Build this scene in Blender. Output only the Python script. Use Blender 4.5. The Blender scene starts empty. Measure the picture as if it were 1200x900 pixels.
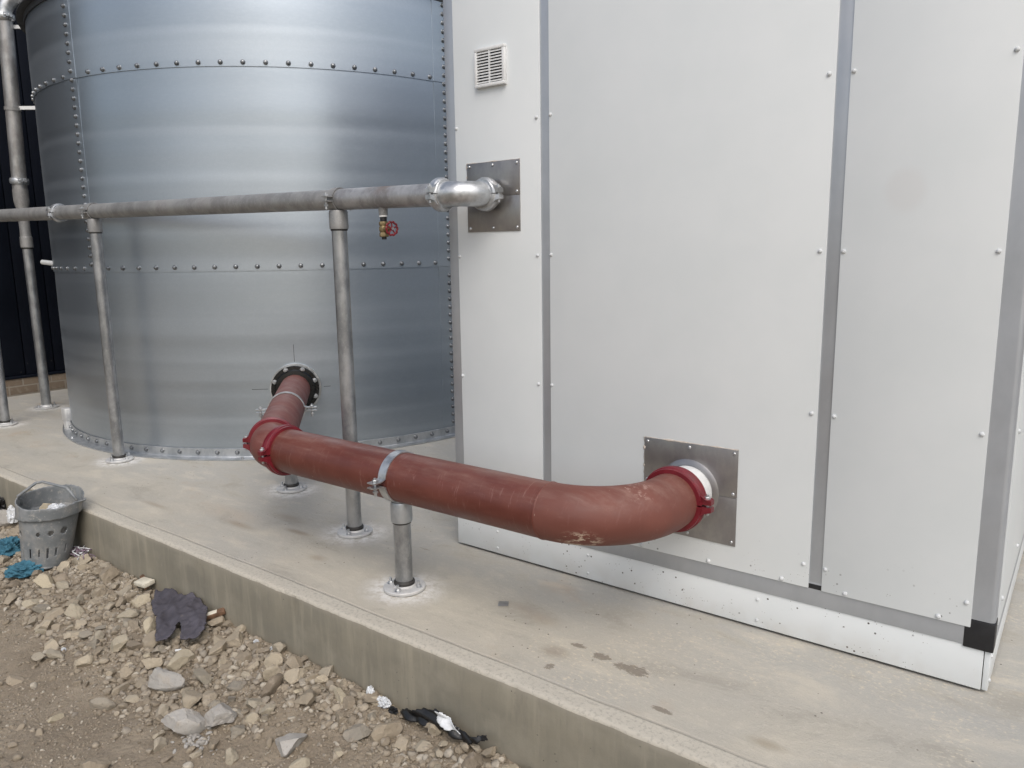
import bpy, bmesh, math, random
import numpy as np
from mathutils import Vector, Matrix, noise
random.seed(7); rng = np.random.default_rng(7)
S = bpy.context.scene; COL = S.collection
R = math.radians; PI = math.pi

# ------------------------------------------------------------------ camera
F, YAW, PIT, ROLL = 898.6, -0.6518, 0.1711, -0.0152
CAM = Vector((0.1456, -2.1816, 1.15))
fw = Vector((math.sin(YAW)*math.cos(PIT), math.cos(YAW)*math.cos(PIT), -math.sin(PIT)))
r0 = Vector((math.cos(YAW), -math.sin(YAW), 0)); u0 = r0.cross(fw)
rt = r0*math.cos(ROLL)+u0*math.sin(ROLL); up = -r0*math.sin(ROLL)+u0*math.cos(ROLL)
cd = bpy.data.cameras.new('camera'); cam = bpy.data.objects.new('camera', cd); COL.objects.link(cam)
cd.sensor_width = 36; cd.lens = 36*F/1200; cd.clip_end = 500; cd.clip_start = 0.02
m = Matrix((rt, up, -fw)).transposed().to_4x4(); m.translation = CAM; cam.matrix_world = m
S.camera = cam
def atz(px, py, z):                       # photograph point -> place on the level z
    d = fw*F+rt*(px-600)-up*(py-450); t = (z-CAM.z)/d.z; return CAM+d*t
def proj(P):
    d = Vector(P)-CAM; z = d.dot(fw); return 600+F*d.dot(rt)/z, 450-F*d.dot(up)/z, z

# ------------------------------------------------------------------ objects
ROOT = {}
def tag(o, label=None, cat=None, group=None, kind=None):
    if label: o['label'] = label
    if cat: o['category'] = cat
    if group: o['group'] = group
    if kind: o['kind'] = kind
    return o
def empty(name, loc, label, cat, group=None):
    o = bpy.data.objects.new(name, None); COL.objects.link(o); o.location = loc
    o.empty_display_size = .05; ROOT[o] = Vector(loc); return tag(o, label, cat, group)
def frame(d):
    d = Vector(d).normalized()
    a = Vector((0, 0, 1)) if abs(d.z) < .9 else Vector((1, 0, 0))
    u = a.cross(d).normalized(); return u, d.cross(u), d
class MB:
    def __init__(s): s.v = []; s.f = []; s.m = []; s.mi = 0
    def add(s, vs, fs):
        n = len(s.v); s.v += [tuple(p) for p in vs]; s.f += [tuple(i+n for i in f) for f in fs]
        s.m += [s.mi]*len(fs); return s
    def box(s, x0, x1, y0, y1, z0, z1):
        p = [(x, y, z) for z in (z0, z1) for y in (y0, y1) for x in (x0, x1)]
        return s.add(p, [(0,2,3,1),(4,5,7,6),(0,1,5,4),(2,6,7,3),(0,4,6,2),(1,3,7,5)])
    def bbox(s, x0, x1, y0, y1, z0, z1, b=.002):      # bevelled box
        bm = bmesh.new(); bmesh.ops.create_cube(bm, size=1)
        for v in bm.verts:
            v.co = Vector(((x0+x1)/2+v.co.x*(x1-x0), (y0+y1)/2+v.co.y*(y1-y0), (z0+z1)/2+v.co.z*(z1-z0)))
        bmesh.ops.bevel(bm, geom=bm.edges[:], offset=b, segments=2, affect='EDGES', profile=.5)
        bm.verts.index_update()
        s.add([v.co for v in bm.verts], [[v.index for v in f.verts] for f in bm.faces]); bm.free(); return s
    def lathe(s, o, d, prof, n=40, closed=False, a0=0, a1=2*PI):   # prof: (radius, height along d)
        o = Vector(o); u, w, d = frame(d); full = abs(a1-a0-2*PI) < 1e-6
        k = n if full else n+1; vs = []; fs = []
        for i in range(k):
            a = a0+(a1-a0)*i/n; e = u*math.cos(a)+w*math.sin(a)
            for r, h in prof: vs.append(o+e*r+d*h)
        L = len(prof)
        for i in range(n):
            j = (i+1) % k
            for q in range(L if closed else L-1):
                q2 = (q+1) % L
                fs.append((i*L+q, j*L+q, j*L+q2, i*L+q2))
        if closed and not full:
            fs.append(tuple(range(L))[::-1]); fs.append(tuple((k-1)*L+q for q in range(L)))
        return s.add(vs, fs)
    def cyl(s, a, b, r, n=24, r2=None):
        a = Vector(a); b = Vector(b); h = (b-a).length; r2 = r if r2 is None else r2
        return s.lathe(a, b-a, [(0, 0), (r, 0), (r2, h), (0, h)], n)
    def tube(s, pts, r, n=24, caps=True):
        pts = [Vector(p) for p in pts]; vs = []; fs = []; T = []
        for i in range(len(pts)):
            T.append((pts[min(i+1, len(pts)-1)]-pts[max(i-1, 0)]).normalized())
        u, w, _ = frame(T[0])
        for i, p in enumerate(pts):
            if i:
                q = T[i-1].rotation_difference(T[i]); u = q @ u; w = q @ w
            rr = r[i] if isinstance(r, (list, tuple)) else r
            for k in range(n):
                a = 2*PI*k/n; vs.append(p+(u*math.cos(a)+w*math.sin(a))*rr)
        for i in range(len(pts)-1):
            for k in range(n):
                k2 = (k+1) % n; fs.append((i*n+k, i*n+k2, (i+1)*n+k2, (i+1)*n+k))
        if caps: fs += [tuple(range(n))[::-1], tuple((len(pts)-1)*n+k for k in range(n))]
        return s.add(vs, fs)
    def build(s, name, mats, parent=None, loc=None, sharp=35, smooth=True):
        base = ROOT[parent] if parent else Vector(loc or (0, 0, 0))
        me = bpy.data.meshes.new(name)
        me.from_pydata([tuple(Vector(p)-base) for p in s.v], [], s.f)
        for mt in (mats if isinstance(mats, (list, tuple)) else [mats]): me.materials.append(mt)
        me.polygons.foreach_set('material_index', s.m)
        me.polygons.foreach_set('use_smooth', [smooth]*len(s.f)); me.update()
        if smooth and sharp < 180: me.set_sharp_from_angle(angle=R(sharp))
        o = bpy.data.objects.new(name, me); COL.objects.link(o)
        if parent: o.parent = parent
        else: o.location = base
        ROOT[o] = base; return o
def inst(name, me, parent, loc, d=(0, 0, 1), spin=0, sc=1):
    o = bpy.data.objects.new(name, me); COL.objects.link(o); o.parent = parent
    u, w, d = frame(d); M = Matrix((u, w, d)).transposed().to_4x4() @ Matrix.Rotation(spin, 4, 'Z') @ Matrix.Scale(sc, 4)
    M.translation = Vector(loc)-ROOT[parent]; o.matrix_local = M; return o

# ------------------------------------------------------------------ materials
class NT:
    def __init__(s, name):
        s.mat = bpy.data.materials.new(name); s.mat.use_nodes = True; s.t = s.mat.node_tree; s.n = s.t.nodes
        s.b = s.n['Principled BSDF']; s.pos = s.n.new('ShaderNodeNewGeometry').outputs['Position']
    def L(s, a, b): s.t.links.new(a, b)
    def put(s, sock, v):
        if hasattr(v, 'links'): s.L(v, sock)
        elif isinstance(v, (tuple, list)) and len(v) == 3 and sock.type == 'RGBA': sock.default_value = (*v, 1)
        else: sock.default_value = v
    def noise(s, scale, stretch=(1,1,1), detail=5, rough=.6, off=(0,0,0), dist=0):
        mp = s.n.new('ShaderNodeMapping'); s.L(s.pos, mp.inputs[0]); mp.inputs['Scale'].default_value = stretch; mp.inputs['Location'].default_value = off
        t = s.n.new('ShaderNodeTexNoise'); s.L(mp.outputs[0], t.inputs['Vector']); t.inputs['Scale'].default_value = scale
        t.inputs['Detail'].default_value = detail; t.inputs['Roughness'].default_value = rough; t.inputs['Distortion'].default_value = dist
        return t.outputs['Fac']
    def voro(s, scale, feature='F1', stretch=(1,1,1)):
        mp = s.n.new('ShaderNodeMapping'); s.L(s.pos, mp.inputs[0]); mp.inputs['Scale'].default_value = stretch
        t = s.n.new('ShaderNodeTexVoronoi'); s.L(mp.outputs[0], t.inputs['Vector']); t.inputs['Scale'].default_value = scale; t.feature = feature
        return t.outputs['Distance']
    def ramp(s, f, a, b, lo=0., hi=1.):       # smooth 0..1 between a and b
        t = s.n.new('ShaderNodeMapRange'); t.interpolation_type = 'SMOOTHSTEP'
        s.put(t.inputs[0], f); 
        for i, v in enumerate((a, b, lo, hi)): t.inputs[i+1].default_value = v
        return t.outputs[0]
    def math(s, op, a, b=0.):
        t = s.n.new('ShaderNodeMath'); t.operation = op; s.put(t.inputs[0], a); s.put(t.inputs[1], b); return t.outputs[0]
    def mix(s, f, a, b):
        t = s.n.new('ShaderNodeMix'); t.data_type = 'RGBA'; s.put(t.inputs[0], f); s.put(t.inputs[6], a); s.put(t.inputs[7], b); return t.outputs[2]
    def sep(s, ax):
        t = s.n.new('ShaderNodeSeparateXYZ'); s.L(s.pos, t.inputs[0]); return t.outputs[ax]
    def blob(s, c, rx, ry=None, rz=None, soft=.5):   # 1 inside an ellipsoid at c
        ry = ry or rx; rz = rz or 9
        mp = s.n.new('ShaderNodeMapping'); s.L(s.pos, mp.inputs[0])
        mp.inputs['Scale'].default_value = (1/rx, 1/ry, 1/rz); mp.inputs['Location'].default_value = (-c[0]/rx, -c[1]/ry, -c[2]/rz)
        t = s.n.new('ShaderNodeVectorMath'); t.operation = 'LENGTH'; s.L(mp.outputs[0], t.inputs[0])
        return s.ramp(t.outputs['Value'], 1, 1-soft)
    def bump(s, h, dist=.001, strength=1):
        t = s.n.new('ShaderNodeBump'); s.put(t.inputs['Height'], h); t.inputs['Distance'].default_value = dist; t.inputs['Strength'].default_value = strength
        if s.b.inputs['Normal'].links: s.L(s.b.inputs['Normal'].links[0].from_socket, t.inputs['Normal'])
        s.L(t.outputs[0], s.b.inputs['Normal']); return s
    def out(s, col, rough=.5, metal=0., **k):
        s.put(s.b.inputs['Base Color'], col); s.put(s.b.inputs['Roughness'], rough); s.put(s.b.inputs['Metallic'], metal)
        for a, v in k.items(): s.put(s.b.inputs[a.replace('_', ' ')], v)
        return s.mat
def simple(name, col, rough=.5, metal=0., var=.12, sc=30, bmp=0.):
    t = NT(name); n = t.noise(sc); c = t.mix(t.ramp(n, .3, .7), tuple(x*(1-var) for x in col), tuple(min(1, x*(1+var)) for x in col))
    if bmp: t.bump(n, bmp)
    return t.out(c, t.ramp(t.noise(sc*.5), .3, .7, rough*.85, min(1, rough*1.15)), metal)

def m_tank():
    t = NT('galvanised_sheet')
    band = t.noise(1.0, (.12, .12, 10), 2, .4); cl = t.noise(1.3, (.7, .7, .6), 2, .4, dist=.2); fine = t.noise(60, (.5, .5, 1.6), 2, .5); sp = t.voro(90)
    c = t.mix(t.ramp(cl, .35, .7), (.385, .435, .49), (.47, .52, .575))
    c = t.mix(t.ramp(band, .45, .75, 0, .4), c, (.60, .655, .71)); c = t.mix(t.ramp(band, .5, .3, 0, .3), c, (.42, .465, .51))
    c = t.mix(t.ramp(fine, .35, .75, 0, .12), c, (.56, .60, .64)); c = t.mix(t.ramp(sp, .25, .6, 0, .12), c, (.36, .40, .44))
    t.bump(t.noise(1.2, (.25, .25, 5), 0, .3), .003)
    r = t.math('ADD', t.ramp(band, .3, .7, .33, .40), t.ramp(fine, .3, .7, -.008, .012))
    return t.out(c, r, .88)
def m_galv(name='galvanised_pipe', c0=(.30,.30,.30), c1=(.46,.46,.47), metal=.65, rough=.5, brown=.3, speck=.25):
    t = NT(name); a = t.noise(14, (1, 1, .6), 6, .65); b = t.noise(3.2, (1, 1, 1), 4, .6, (5, 2, 1)); f = t.noise(140, detail=3)
    c = t.mix(t.ramp(a, .35, .65), c0, c1); c = t.mix(t.ramp(b, .48, .66, 0, brown), c, (.20, .16, .14))
    c = t.mix(t.ramp(f, .55, .75, 0, speck), c, (.6, .6, .6)); t.bump(a, .0006 if speck else .0001)
    return t.out(c, t.ramp(b, .3, .7, rough*.8, rough*1.2), metal)
def m_zinc():
    t = NT('bright_zinc'); a = t.noise(25, detail=6); c = t.mix(t.ramp(a, .35, .65), (.40, .415, .43), (.60, .615, .63)); t.bump(a, .0012)
    return t.out(c, t.ramp(a, .3, .7, .28, .5), .85)
def m_redpipe(name, c0, c1, scuff, rough, seed=0):
    t = NT(name); a = t.noise(6, (1, 2, 2), 5, .6, (seed, 0, 0)); n = t.noise(34, (1, 1, 1), 6, .75, (seed, 3, 0), .6); w = t.noise(9, (.5, 3, 3), 5, .7, (0, seed, 1))
    c = t.mix(t.ramp(a, .3, .7), c0, c1); c = t.mix(t.ramp(w, .58, .8, 0, .35), c, (.34, .19, .16))
    rs = t.noise(26, (3.2, .5, .5), 5, .75, (seed, 7, 0), .3); c = t.mix(t.math('MULTIPLY', t.ramp(rs, .56, .70), t.ramp(a, .35, .6, .1, .5 if seed != 2 else .15)), c, (.30, .17, .145))
    c = t.mix(t.math('MULTIPLY', t.ramp(n, .66, .72), t.ramp(a, .5, .62, 0, scuff)), c, (.52, .42, .34))
    sp = t.noise(120, detail=2, off=(seed, 1, 1)); c = t.mix(t.ramp(sp, .76, .8, 0, .6), c, (.5, .4, .34))
    if seed == 2:
        k = t.math('MULTIPLY', t.blob((-.93, -.47, .345), .085, .07, .05, .6), t.ramp(t.noise(48, (.5, 1, 1.6), 5, .7), .49, .56)); c = t.mix(k, c, (.55, .44, .34))
        k = t.math('MULTIPLY', t.blob((-.85, -.30, .46), .07, .08, .05, .6), t.ramp(t.noise(60, (1, 1, 1), 5, .7, (4, 4, 4)), .52, .62, 0, .8)); c = t.mix(k, c, (.42, .28, .24))
    nz = t.n.new('ShaderNodeSeparateXYZ'); t.L(t.n.new('ShaderNodeNewGeometry').outputs['Normal'], nz.inputs[0])
    c = t.mix(t.math('MULTIPLY', t.ramp(nz.outputs[2], .1, .95), t.ramp(w, .40, .66, .03, .28)), c, (.30, .20, .165))
    t.bump(n, .0005)
    return t.out(c, t.ramp(a, .3, .7, rough*.8, rough*1.2))
def m_panel(name='white_panel', mud=False):
    t = NT(name); a = t.noise(3, detail=4); f = t.noise(260, detail=2)
    c = t.mix(t.ramp(a, .3, .7), (.665, .695, .705), (.70, .725, .735))
    c = t.mix(t.blob((-.262, 0, 1.287), .06, .5, .07, .5), c, (.66, .675, .68)) if not mud else c
    d = t.noise(7, (1, 1, .5), 5, .7); c = t.mix(t.ramp(d, .62, .85, 0, .18), c, (.58, .56, .52))
    z = t.ramp(t.sep('Z'), .34, .1, .0, 1.)
    v = t.voro(38); v2 = t.noise(9, detail=3); k = t.math('MULTIPLY', t.ramp(v, .13, .09), t.ramp(v2, .47, .54))
    c = t.mix(t.math('MULTIPLY', k, z), c, (.06, .05, .045))
    v = t.voro(110); k = t.math('MULTIPLY', t.ramp(v, .16, .10), t.ramp(t.noise(14, off=(3,3,3)), .52, .6)); c = t.mix(t.math('MULTIPLY', k, z), c, (.12, .10, .085))
    c = t.mix(t.math('MULTIPLY', t.ramp(t.sep('Z'), .10, .0, 0, .35), t.ramp(v2, .35, .7)), c, (.50, .47, .42))
    t.bump(f, .00008); t.bump(t.noise(1.6, detail=1), .004)
    return t.out(c, .42)
def m_slab_top():
    t = NT('concrete_top'); big = t.noise(1.1, (.8, 1.3, 1), 5, .6, dist=.5); mid = t.noise(5, (.7, 1.4, 1), 6, .65, (2,2,2), .4); fine = t.noise(60, detail=6, rough=.75); gr = t.noise(240, detail=4, rough=.7)
    c = t.mix(t.ramp(big, .35, .65), (.455, .42, .35), (.41, .39, .345))
    wx = t.ramp(t.sep('Y'), -.42, -.05, 0, .75); c = t.mix(t.math('MULTIPLY', wx, t.ramp(mid, .3, .6)), c, (.375, .37, .35))
    c = t.mix(t.ramp(mid, .50, .70, 0, .6), c, (.55, .505, .415)); c = t.mix(t.ramp(mid, .48, .30, 0, .6), c, (.31, .29, .25))
    c = t.mix(t.ramp(fine, .5, .75, 0, .45), c, (.60, .55, .48)); c = t.mix(t.ramp(gr, .45, .3, 0, .4), c, (.22, .20, .175))
    fl = t.noise(75, (.75, 1.2, 1), 5, .7, (7,1,0)); k = t.math('MULTIPLY', t.ramp(fl, .53, .64), t.ramp(t.noise(2.2, off=(1,4,0), detail=3), .47, .6, 0, .8))
    k = t.math('MULTIPLY', k, t.ramp(t.sep('X'), -1.6, -1.1)); c = t.mix(k, c, (.60, .54, .42))
    # drag marks and rusty smears
    dr = t.noise(9, (.5, 3.2, 1), 6, .75, (0, 5, 0)); k = t.math('MULTIPLY', t.ramp(dr, .62, .70), t.ramp(t.noise(1.6, off=(8,8,0)), .5, .62, 0, .75)); c = t.mix(k, c, (.25, .215, .165))
    og = t.noise(2.6, (1, 1.3, 1), 4, .6, (11, 2, 0)); c = t.mix(t.ramp(og, .6, .75, 0, .35), c, (.40, .28, .18))
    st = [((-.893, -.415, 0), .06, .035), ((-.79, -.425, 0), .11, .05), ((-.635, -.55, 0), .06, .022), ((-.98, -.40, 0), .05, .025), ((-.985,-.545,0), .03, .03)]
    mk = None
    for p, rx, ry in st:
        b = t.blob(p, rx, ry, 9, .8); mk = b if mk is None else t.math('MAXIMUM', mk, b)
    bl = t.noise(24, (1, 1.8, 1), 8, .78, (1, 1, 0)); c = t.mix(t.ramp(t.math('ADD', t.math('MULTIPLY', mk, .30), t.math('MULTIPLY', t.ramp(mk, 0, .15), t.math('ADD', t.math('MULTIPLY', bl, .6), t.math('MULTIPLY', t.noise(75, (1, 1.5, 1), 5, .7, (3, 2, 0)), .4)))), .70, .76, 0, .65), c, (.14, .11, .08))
    for p, rx, ry, col, a in [((-1.25, -.30, 0), .14, .06, (.20, .15, .11), .5), ((-1.02, -.47, 0), .07, .05, (.18,.13,.09), .55), ((-1.17,-.33,0), .1,.05,(.34,.24,.15),.5), ((-.38,-.53,0), .07,.03,(.27,.22,.15),.55), ((-2.9,-.32,0),.3,.1,(.45,.33,.22),.35), ((-2.62,-.20,0),.16,.05,(.26,.21,.15),.7), ((-2.15,-.42,0),.08,.04,(.28,.23,.17),.6), ((-2.75,-.38,0),.2,.04,(.28,.23,.17),.7), ((-2.44,-.29,0),.12,.03,(.24,.19,.14),.8), ((-3.3,-.45,0),.2,.03,(.3,.25,.19),.6)]:
        c = t.mix(t.math('MULTIPLY', t.blob(p, rx, ry, 9, 1), t.ramp(mid, .3, .6, .3*a, a)), c, col)
    sp = t.voro(30); k = t.math('MULTIPLY', t.ramp(sp, .10, .065), t.ramp(t.noise(3.5, off=(9,9,9), detail=3), .50, .6, 0, .85)); c = t.mix(k, c, (.07, .06, .05))
    wn = t.noise(28, (1, 1, 1), 6, .75, (3, 0, 1)); mk = None
    for p in POSTS:
        b = t.blob((p[0], p[1], 0), .19, .17, 9, .75); mk = b if mk is None else t.math('MAXIMUM', mk, b)
    c = t.mix(t.math('MULTIPLY', mk, t.ramp(wn, .38, .58, .2, 1)), c, (.74, .73, .71))
    ed = t.math('ADD', t.sep('Y'), t.math('MULTIPLY', t.noise(1.5, (1, 0, 0), 3, .5), .03))
    e = t.ramp(ed, -.588, -.600); pit = t.noise(90, detail=4, rough=.7, off=(2,3,0)); pc = t.mix(t.ramp(pit, .5, .38, 0, .6), (.50, .465, .395), (.30, .28, .24)); c = t.mix(t.math('MULTIPLY', e, .8), c, pc)
    gv = t.math('MULTIPLY', t.ramp(ed, -.584, -.590), t.ramp(ed, -.600, -.593)); c = t.mix(t.math('MULTIPLY', gv, t.ramp(mid, .4, .65, 0, .35)), c, (.30, .27, .225))
    t.bump(fine, .0012); t.bump(gr, .0005); t.bump(mid, .006); t.bump(t.math('MULTIPLY', gv, -1), .003)
    return t.out(c, .88)
def m_slab_side():
    t = NT('concrete_formed_face'); st = t.noise(16, (1, 1, .09), 6, .65); st2 = t.noise(50, (1, 1, .12), 5, .7, (4,0,0)); b = t.noise(3, (1, 1, 1.3), 5, .6); g = t.noise(160, detail=4)
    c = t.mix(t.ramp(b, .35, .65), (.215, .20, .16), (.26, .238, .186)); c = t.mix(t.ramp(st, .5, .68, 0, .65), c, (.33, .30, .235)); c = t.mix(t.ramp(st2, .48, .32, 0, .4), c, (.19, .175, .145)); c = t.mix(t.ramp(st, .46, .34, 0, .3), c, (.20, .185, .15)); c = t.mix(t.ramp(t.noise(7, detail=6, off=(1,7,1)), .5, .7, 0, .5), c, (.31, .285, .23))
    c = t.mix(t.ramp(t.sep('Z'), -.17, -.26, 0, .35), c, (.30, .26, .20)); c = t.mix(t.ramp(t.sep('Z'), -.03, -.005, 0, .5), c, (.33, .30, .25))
    v = t.voro(45); c = t.mix(t.math('MULTIPLY', t.ramp(v, .09, .05), t.ramp(b, .45, .6)), c, (.07, .065, .055))
    t.bump(st2, .0015); t.bump(g, .0006); t.bump(t.math('MULTIPLY', t.ramp(v, .09, .04), -1), .002)
    return t.out(c, .9)
def m_soil():
    t = NT('rubble_soil'); a = t.noise(3.5, detail=6, dist=.4); b = t.noise(22, detail=6, rough=.7); f = t.noise(120, detail=5, rough=.75); g = t.voro(75)
    c = t.mix(t.ramp(a, .35, .65), (.245, .20, .145), (.305, .253, .187)); c = t.mix(t.ramp(b, .5, .75, 0, .5), c, (.33, .275, .215)); c = t.mix(t.ramp(f, .45, .3, 0, .4), c, (.14, .11, .085))
    c = t.mix(t.ramp(g, .25, .1, 0, .35), c, (.38, .33, .27))
    t.bump(b, .010); t.bump(f, .004); t.bump(t.math('MULTIPLY', g, -1), .003)
    return t.out(c, .95)
def m_stone(name, cols):
    t = NT(name); oi = t.n.new('ShaderNodeObjectInfo').outputs['Random']; at = t.n.new('ShaderNodeAttribute'); at.attribute_name = 'rnd'
    rv = t.math('FRACT', t.math('ADD', oi, at.outputs['Fac']))
    cr = t.n.new('ShaderNodeValToRGB'); t.L(rv, cr.inputs[0]); cr.color_ramp.elements[0].color = (*cols[0], 1); cr.color_ramp.elements[1].color = (*cols[-1], 1)
    for i, k in enumerate(cols[1:-1]): e = cr.color_ramp.elements.new((i+1)/(len(cols)-1)); e.color = (*k, 1)
    a = t.noise(26, detail=6, rough=.65); f = t.noise(150, detail=4, rough=.7)
    c = t.mix(t.ramp(a, .52, .72, 0, .5), cr.outputs[0], (.40, .34, .27)); c = t.mix(t.ramp(f, .45, .3, 0, .4), c, (.17, .14, .11))
    t.bump(a, .005); t.bump(f, .002)
    return t.out(c, .93)
def m_cladding():
    t = NT('dark_cladding'); a = t.noise(3); c = t.mix(t.ramp(a, .3, .7), (.003, .0045, .009), (.005, .007, .013))
    v = t.voro(16); k = t.math('MULTIPLY', t.ramp(v, .14, .05), t.ramp(t.sep('Z'), .6, .2)); c = t.mix(t.math('MULTIPLY', k, .35), c, (.10, .095, .085)); t.put(t.b.inputs['Specular IOR Level'], .12); return t.out(c, .6)
def m_brick():
    t = NT('brick_plinth'); mp = t.n.new('ShaderNodeMapping'); t.L(t.pos, mp.inputs[0]); mp.inputs['Rotation'].default_value = (0, R(90), R(90))
    cb = t.n.new('ShaderNodeCombineXYZ'); t.L(t.sep('Y'), cb.inputs[0]); t.L(t.sep('Z'), cb.inputs[1])
    br = t.n.new('ShaderNodeTexBrick'); t.L(cb.outputs[0], br.inputs['Vector']); br.inputs['Scale'].default_value = 1; br.inputs['Brick Width'].default_value = .225; br.inputs['Row Height'].default_value = .075; br.inputs['Mortar Size'].default_value = .006
    br.inputs['Color1'].default_value = (.17, .13, .095, 1); br.inputs['Color2'].default_value = (.23, .18, .13, 1); br.inputs['Mortar'].default_value = (.26, .23, .19, 1)
    c = t.mix(t.ramp(t.noise(30), .45, .7, 0, .4), br.outputs['Color'], (.30, .26, .21)); t.bump(t.math('MULTIPLY', br.outputs['Fac'], -1), .004); return t.out(c, .9)
def m_bucket():
    t = NT('grey_plastic'); a = t.noise(12, detail=6, rough=.7); b = t.noise(5, off=(2,1,0)); c = t.mix(t.ramp(a, .4, .65), (.17, .185, .195), (.25, .262, .27))
    c = t.mix(t.ramp(b, .52, .72, 0, .6), c, (.33, .31, .28)); c = t.mix(t.ramp(t.noise(40, detail=6, rough=.75), .54, .66, 0, .6), c, (.42, .40, .36)); c = t.mix(t.ramp(t.noise(18, (1,1,.3), detail=6), .55, .7, 0, .5), c, (.36,.34,.30)); t.bump(a, .0015); return t.out(c, .55)
def m_cloth(name, col, sc=500):
    t = NT(name); a = t.noise(14, detail=5); c = t.mix(t.ramp(a, .35, .7), tuple(x*.8 for x in col), tuple(x*1.15 for x in col)); c = t.mix(t.ramp(t.noise(40, detail=5), .6, .78, 0, .4), c, (.25, .21, .17))
    t.bump(t.noise(sc, detail=2), .0005); t.bump(t.noise(35, detail=4, dist=.8), .004); return t.out(c, .9)

POSTS = [(-2.235, -.158), (-4.24, -.158), (-5.89, -.150), (-2.956, .066), (-1.681, -.421), (-6.316, .29)]
M = dict(tank=m_tank(), galv=m_galv(c0=(.245,.245,.243), c1=(.345,.345,.342), brown=.15, rough=.58, metal=.45), post=m_galv('galvanised_post', (.26,.27,.28), (.43,.44,.455), .75, .36, .08), zinc=m_zinc(),
    ring=m_galv('galvanised_angle', (.36,.385,.41), (.50,.52,.54), .7, .42, .05, .1),
    bolt=m_galv('bolt_steel', (.17,.18,.19), (.28,.29,.30), .8, .35, 0, 0),
    dullzinc=m_galv('dusty_zinc_flange', (.50,.50,.50), (.66,.66,.65), .35, .6, .1),
    red=m_redpipe('red_oxide_pipe', (.105, .026, .018), (.14, .039, .027), .8, .42), redelbow=m_redpipe('red_oxide_elbow', (.135, .043, .031), (.165, .055, .040), 1., .6, 2),
    redstub=m_redpipe('dusty_red_pipe', (.145, .045, .037), (.18, .058, .048), .3, .55, 5),
    coup=simple('gloss_red_coupling', (.155, .012, .02), .38, 0, .2, 20, .0005), panel=m_panel(), plinth=m_panel('white_plinth', True),
    alu=m_galv('anodised_trim', (.43,.45,.48), (.46,.48,.51), .6, .42, 0, 0), black=simple('black_plastic', (.012, .012, .014), .45, 0, .2, 90),
    flange=simple('black_coated_iron', (.004, .004, .0045), .28, 0, .2), screw=simple('painted_screw', (.58, .60, .61), .5), steel=m_galv('dull_stainless', (.29,.28,.285), (.36,.35,.34), .8, .36, .2, 0),
    top=m_slab_top(), side=m_slab_side(), soil=m_soil(), clad=m_cladding(), brick=m_brick(), bucket=m_bucket(),
    brass=simple('brass', (.25, .19, .10), .5, .6, .2, 60), wheel=simple('red_handwheel_paint', (.17, .008, .016), .4), white=simple('white_plastic', (.72, .73, .73), .4, 0, .05),
    ptfe=simple('white_tape', (.78, .78, .77), .6), dark=simple('dark_void', (.01, .01, .01), .8), ink=simple('marker_ink', (.03, .03, .035), .7), seal=simple('beige_sealant', (.45, .40, .35), .8, 0, .2, 60, .002),
    rubber=simple('dark_joint', (.03, .028, .026), .6), roof=simple('dark_grey_roof', (.05, .055, .06), .6),
    stone=m_stone('brown_rubble', [(.19,.155,.115), (.35,.295,.22), (.265,.222,.165), (.42,.36,.27), (.25,.225,.185), (.48,.415,.30)]), grey=m_stone('broken_concrete', [(.34,.325,.30), (.41,.39,.36), (.32, .30, .275)]),
    gravel=m_stone('gravel_mix', [(.205,.168,.122), (.31,.26,.195), (.245,.205,.153), (.38,.325,.25), (.27,.235,.19), (.50,.45,.37)]),
    charcoal=m_cloth('charcoal_fabric', (.075, .07, .086)), bluepl=m_cloth('blue_film', (.045, .15, .215), 200), whitepl=m_cloth('white_film', (.66, .68, .70), 200), blackpl=simple('black_film', (.012, .012, .013), .35, 0, .3, 30, .002),
    wood=simple('brown_wood', (.15, .085, .05), .8, 0, .3, 40, .002), cream=simple('cream_block', (.62, .58, .48), .8, 0, .12, 40, .001), striped=simple('striped_rag', (.20, .15, .19), .9, 0, .5, 60, .002))

# ------------------------------------------------------------------ ground
def hgt(x, y):
    d = max(0., -.675-y)
    if abs(x+3) > 12 or d > 8: return -.30
    k = min(1., d/.55); k = k*k*(3-2*k)
    h = -.232-.055*k
    if -.675-y < -.3: return -.30
    n = noise.noise(Vector((x*1.7, y*2.1, 0)))*.022+noise.noise(Vector((x*6, y*6, 3)))*.010
    n += noise.noise(Vector((x*19, y*19, 5)))*.0085*(1.2-.5*soil_mask(x, y))+noise.noise(Vector((x*47, y*47, 7)))*.0042
    fade = max(0., 1-max(0, d-1.5)/3)
    return h+n*fade
def soil_mask(x, y):      # 1 where only trodden soil, 0 in the rubble band
    lim = -1.11+.10*noise.noise(Vector((x*1.5, 1.3, 0)))+max(0, (x+2.2))*.22
    t = min(1, max(0, (lim-y)/.16+.5)); return t
def axis(segs):
    out = []
    for a, b, s in segs:
        n = max(1, round((b-a)/s)); out += [a+(b-a)*i/n for i in range(n)]
    return out+[segs[-1][1]]
xs = axis([(-90, -12, 13), (-12, -6, .5), (-6, -5, .05), (-5, -.3, .0125), (-.3, 1, .05), (1, 6, .5), (6, 90, 14)])
ys = axis([(-90, -8, 13), (-8, -3, .5), (-3, -2, .05), (-2, -.66, .0125), (-.66, 0, .22), (0, 10, 2), (10, 90, 16)])
mb = MB(); nx = len(xs)
mb.v = [(x, y, hgt(x, y)) for y in ys for x in xs]
mb.f = [(j*nx+i, j*nx+i+1, (j+1)*nx+i+1, (j+1)*nx+i) for j in range(len(ys)-1) for i in range(nx-1)]; mb.m = [0]*len(mb.f)
tag(mb.build('ground', M['soil'], sharp=180), kind='structure')

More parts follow.
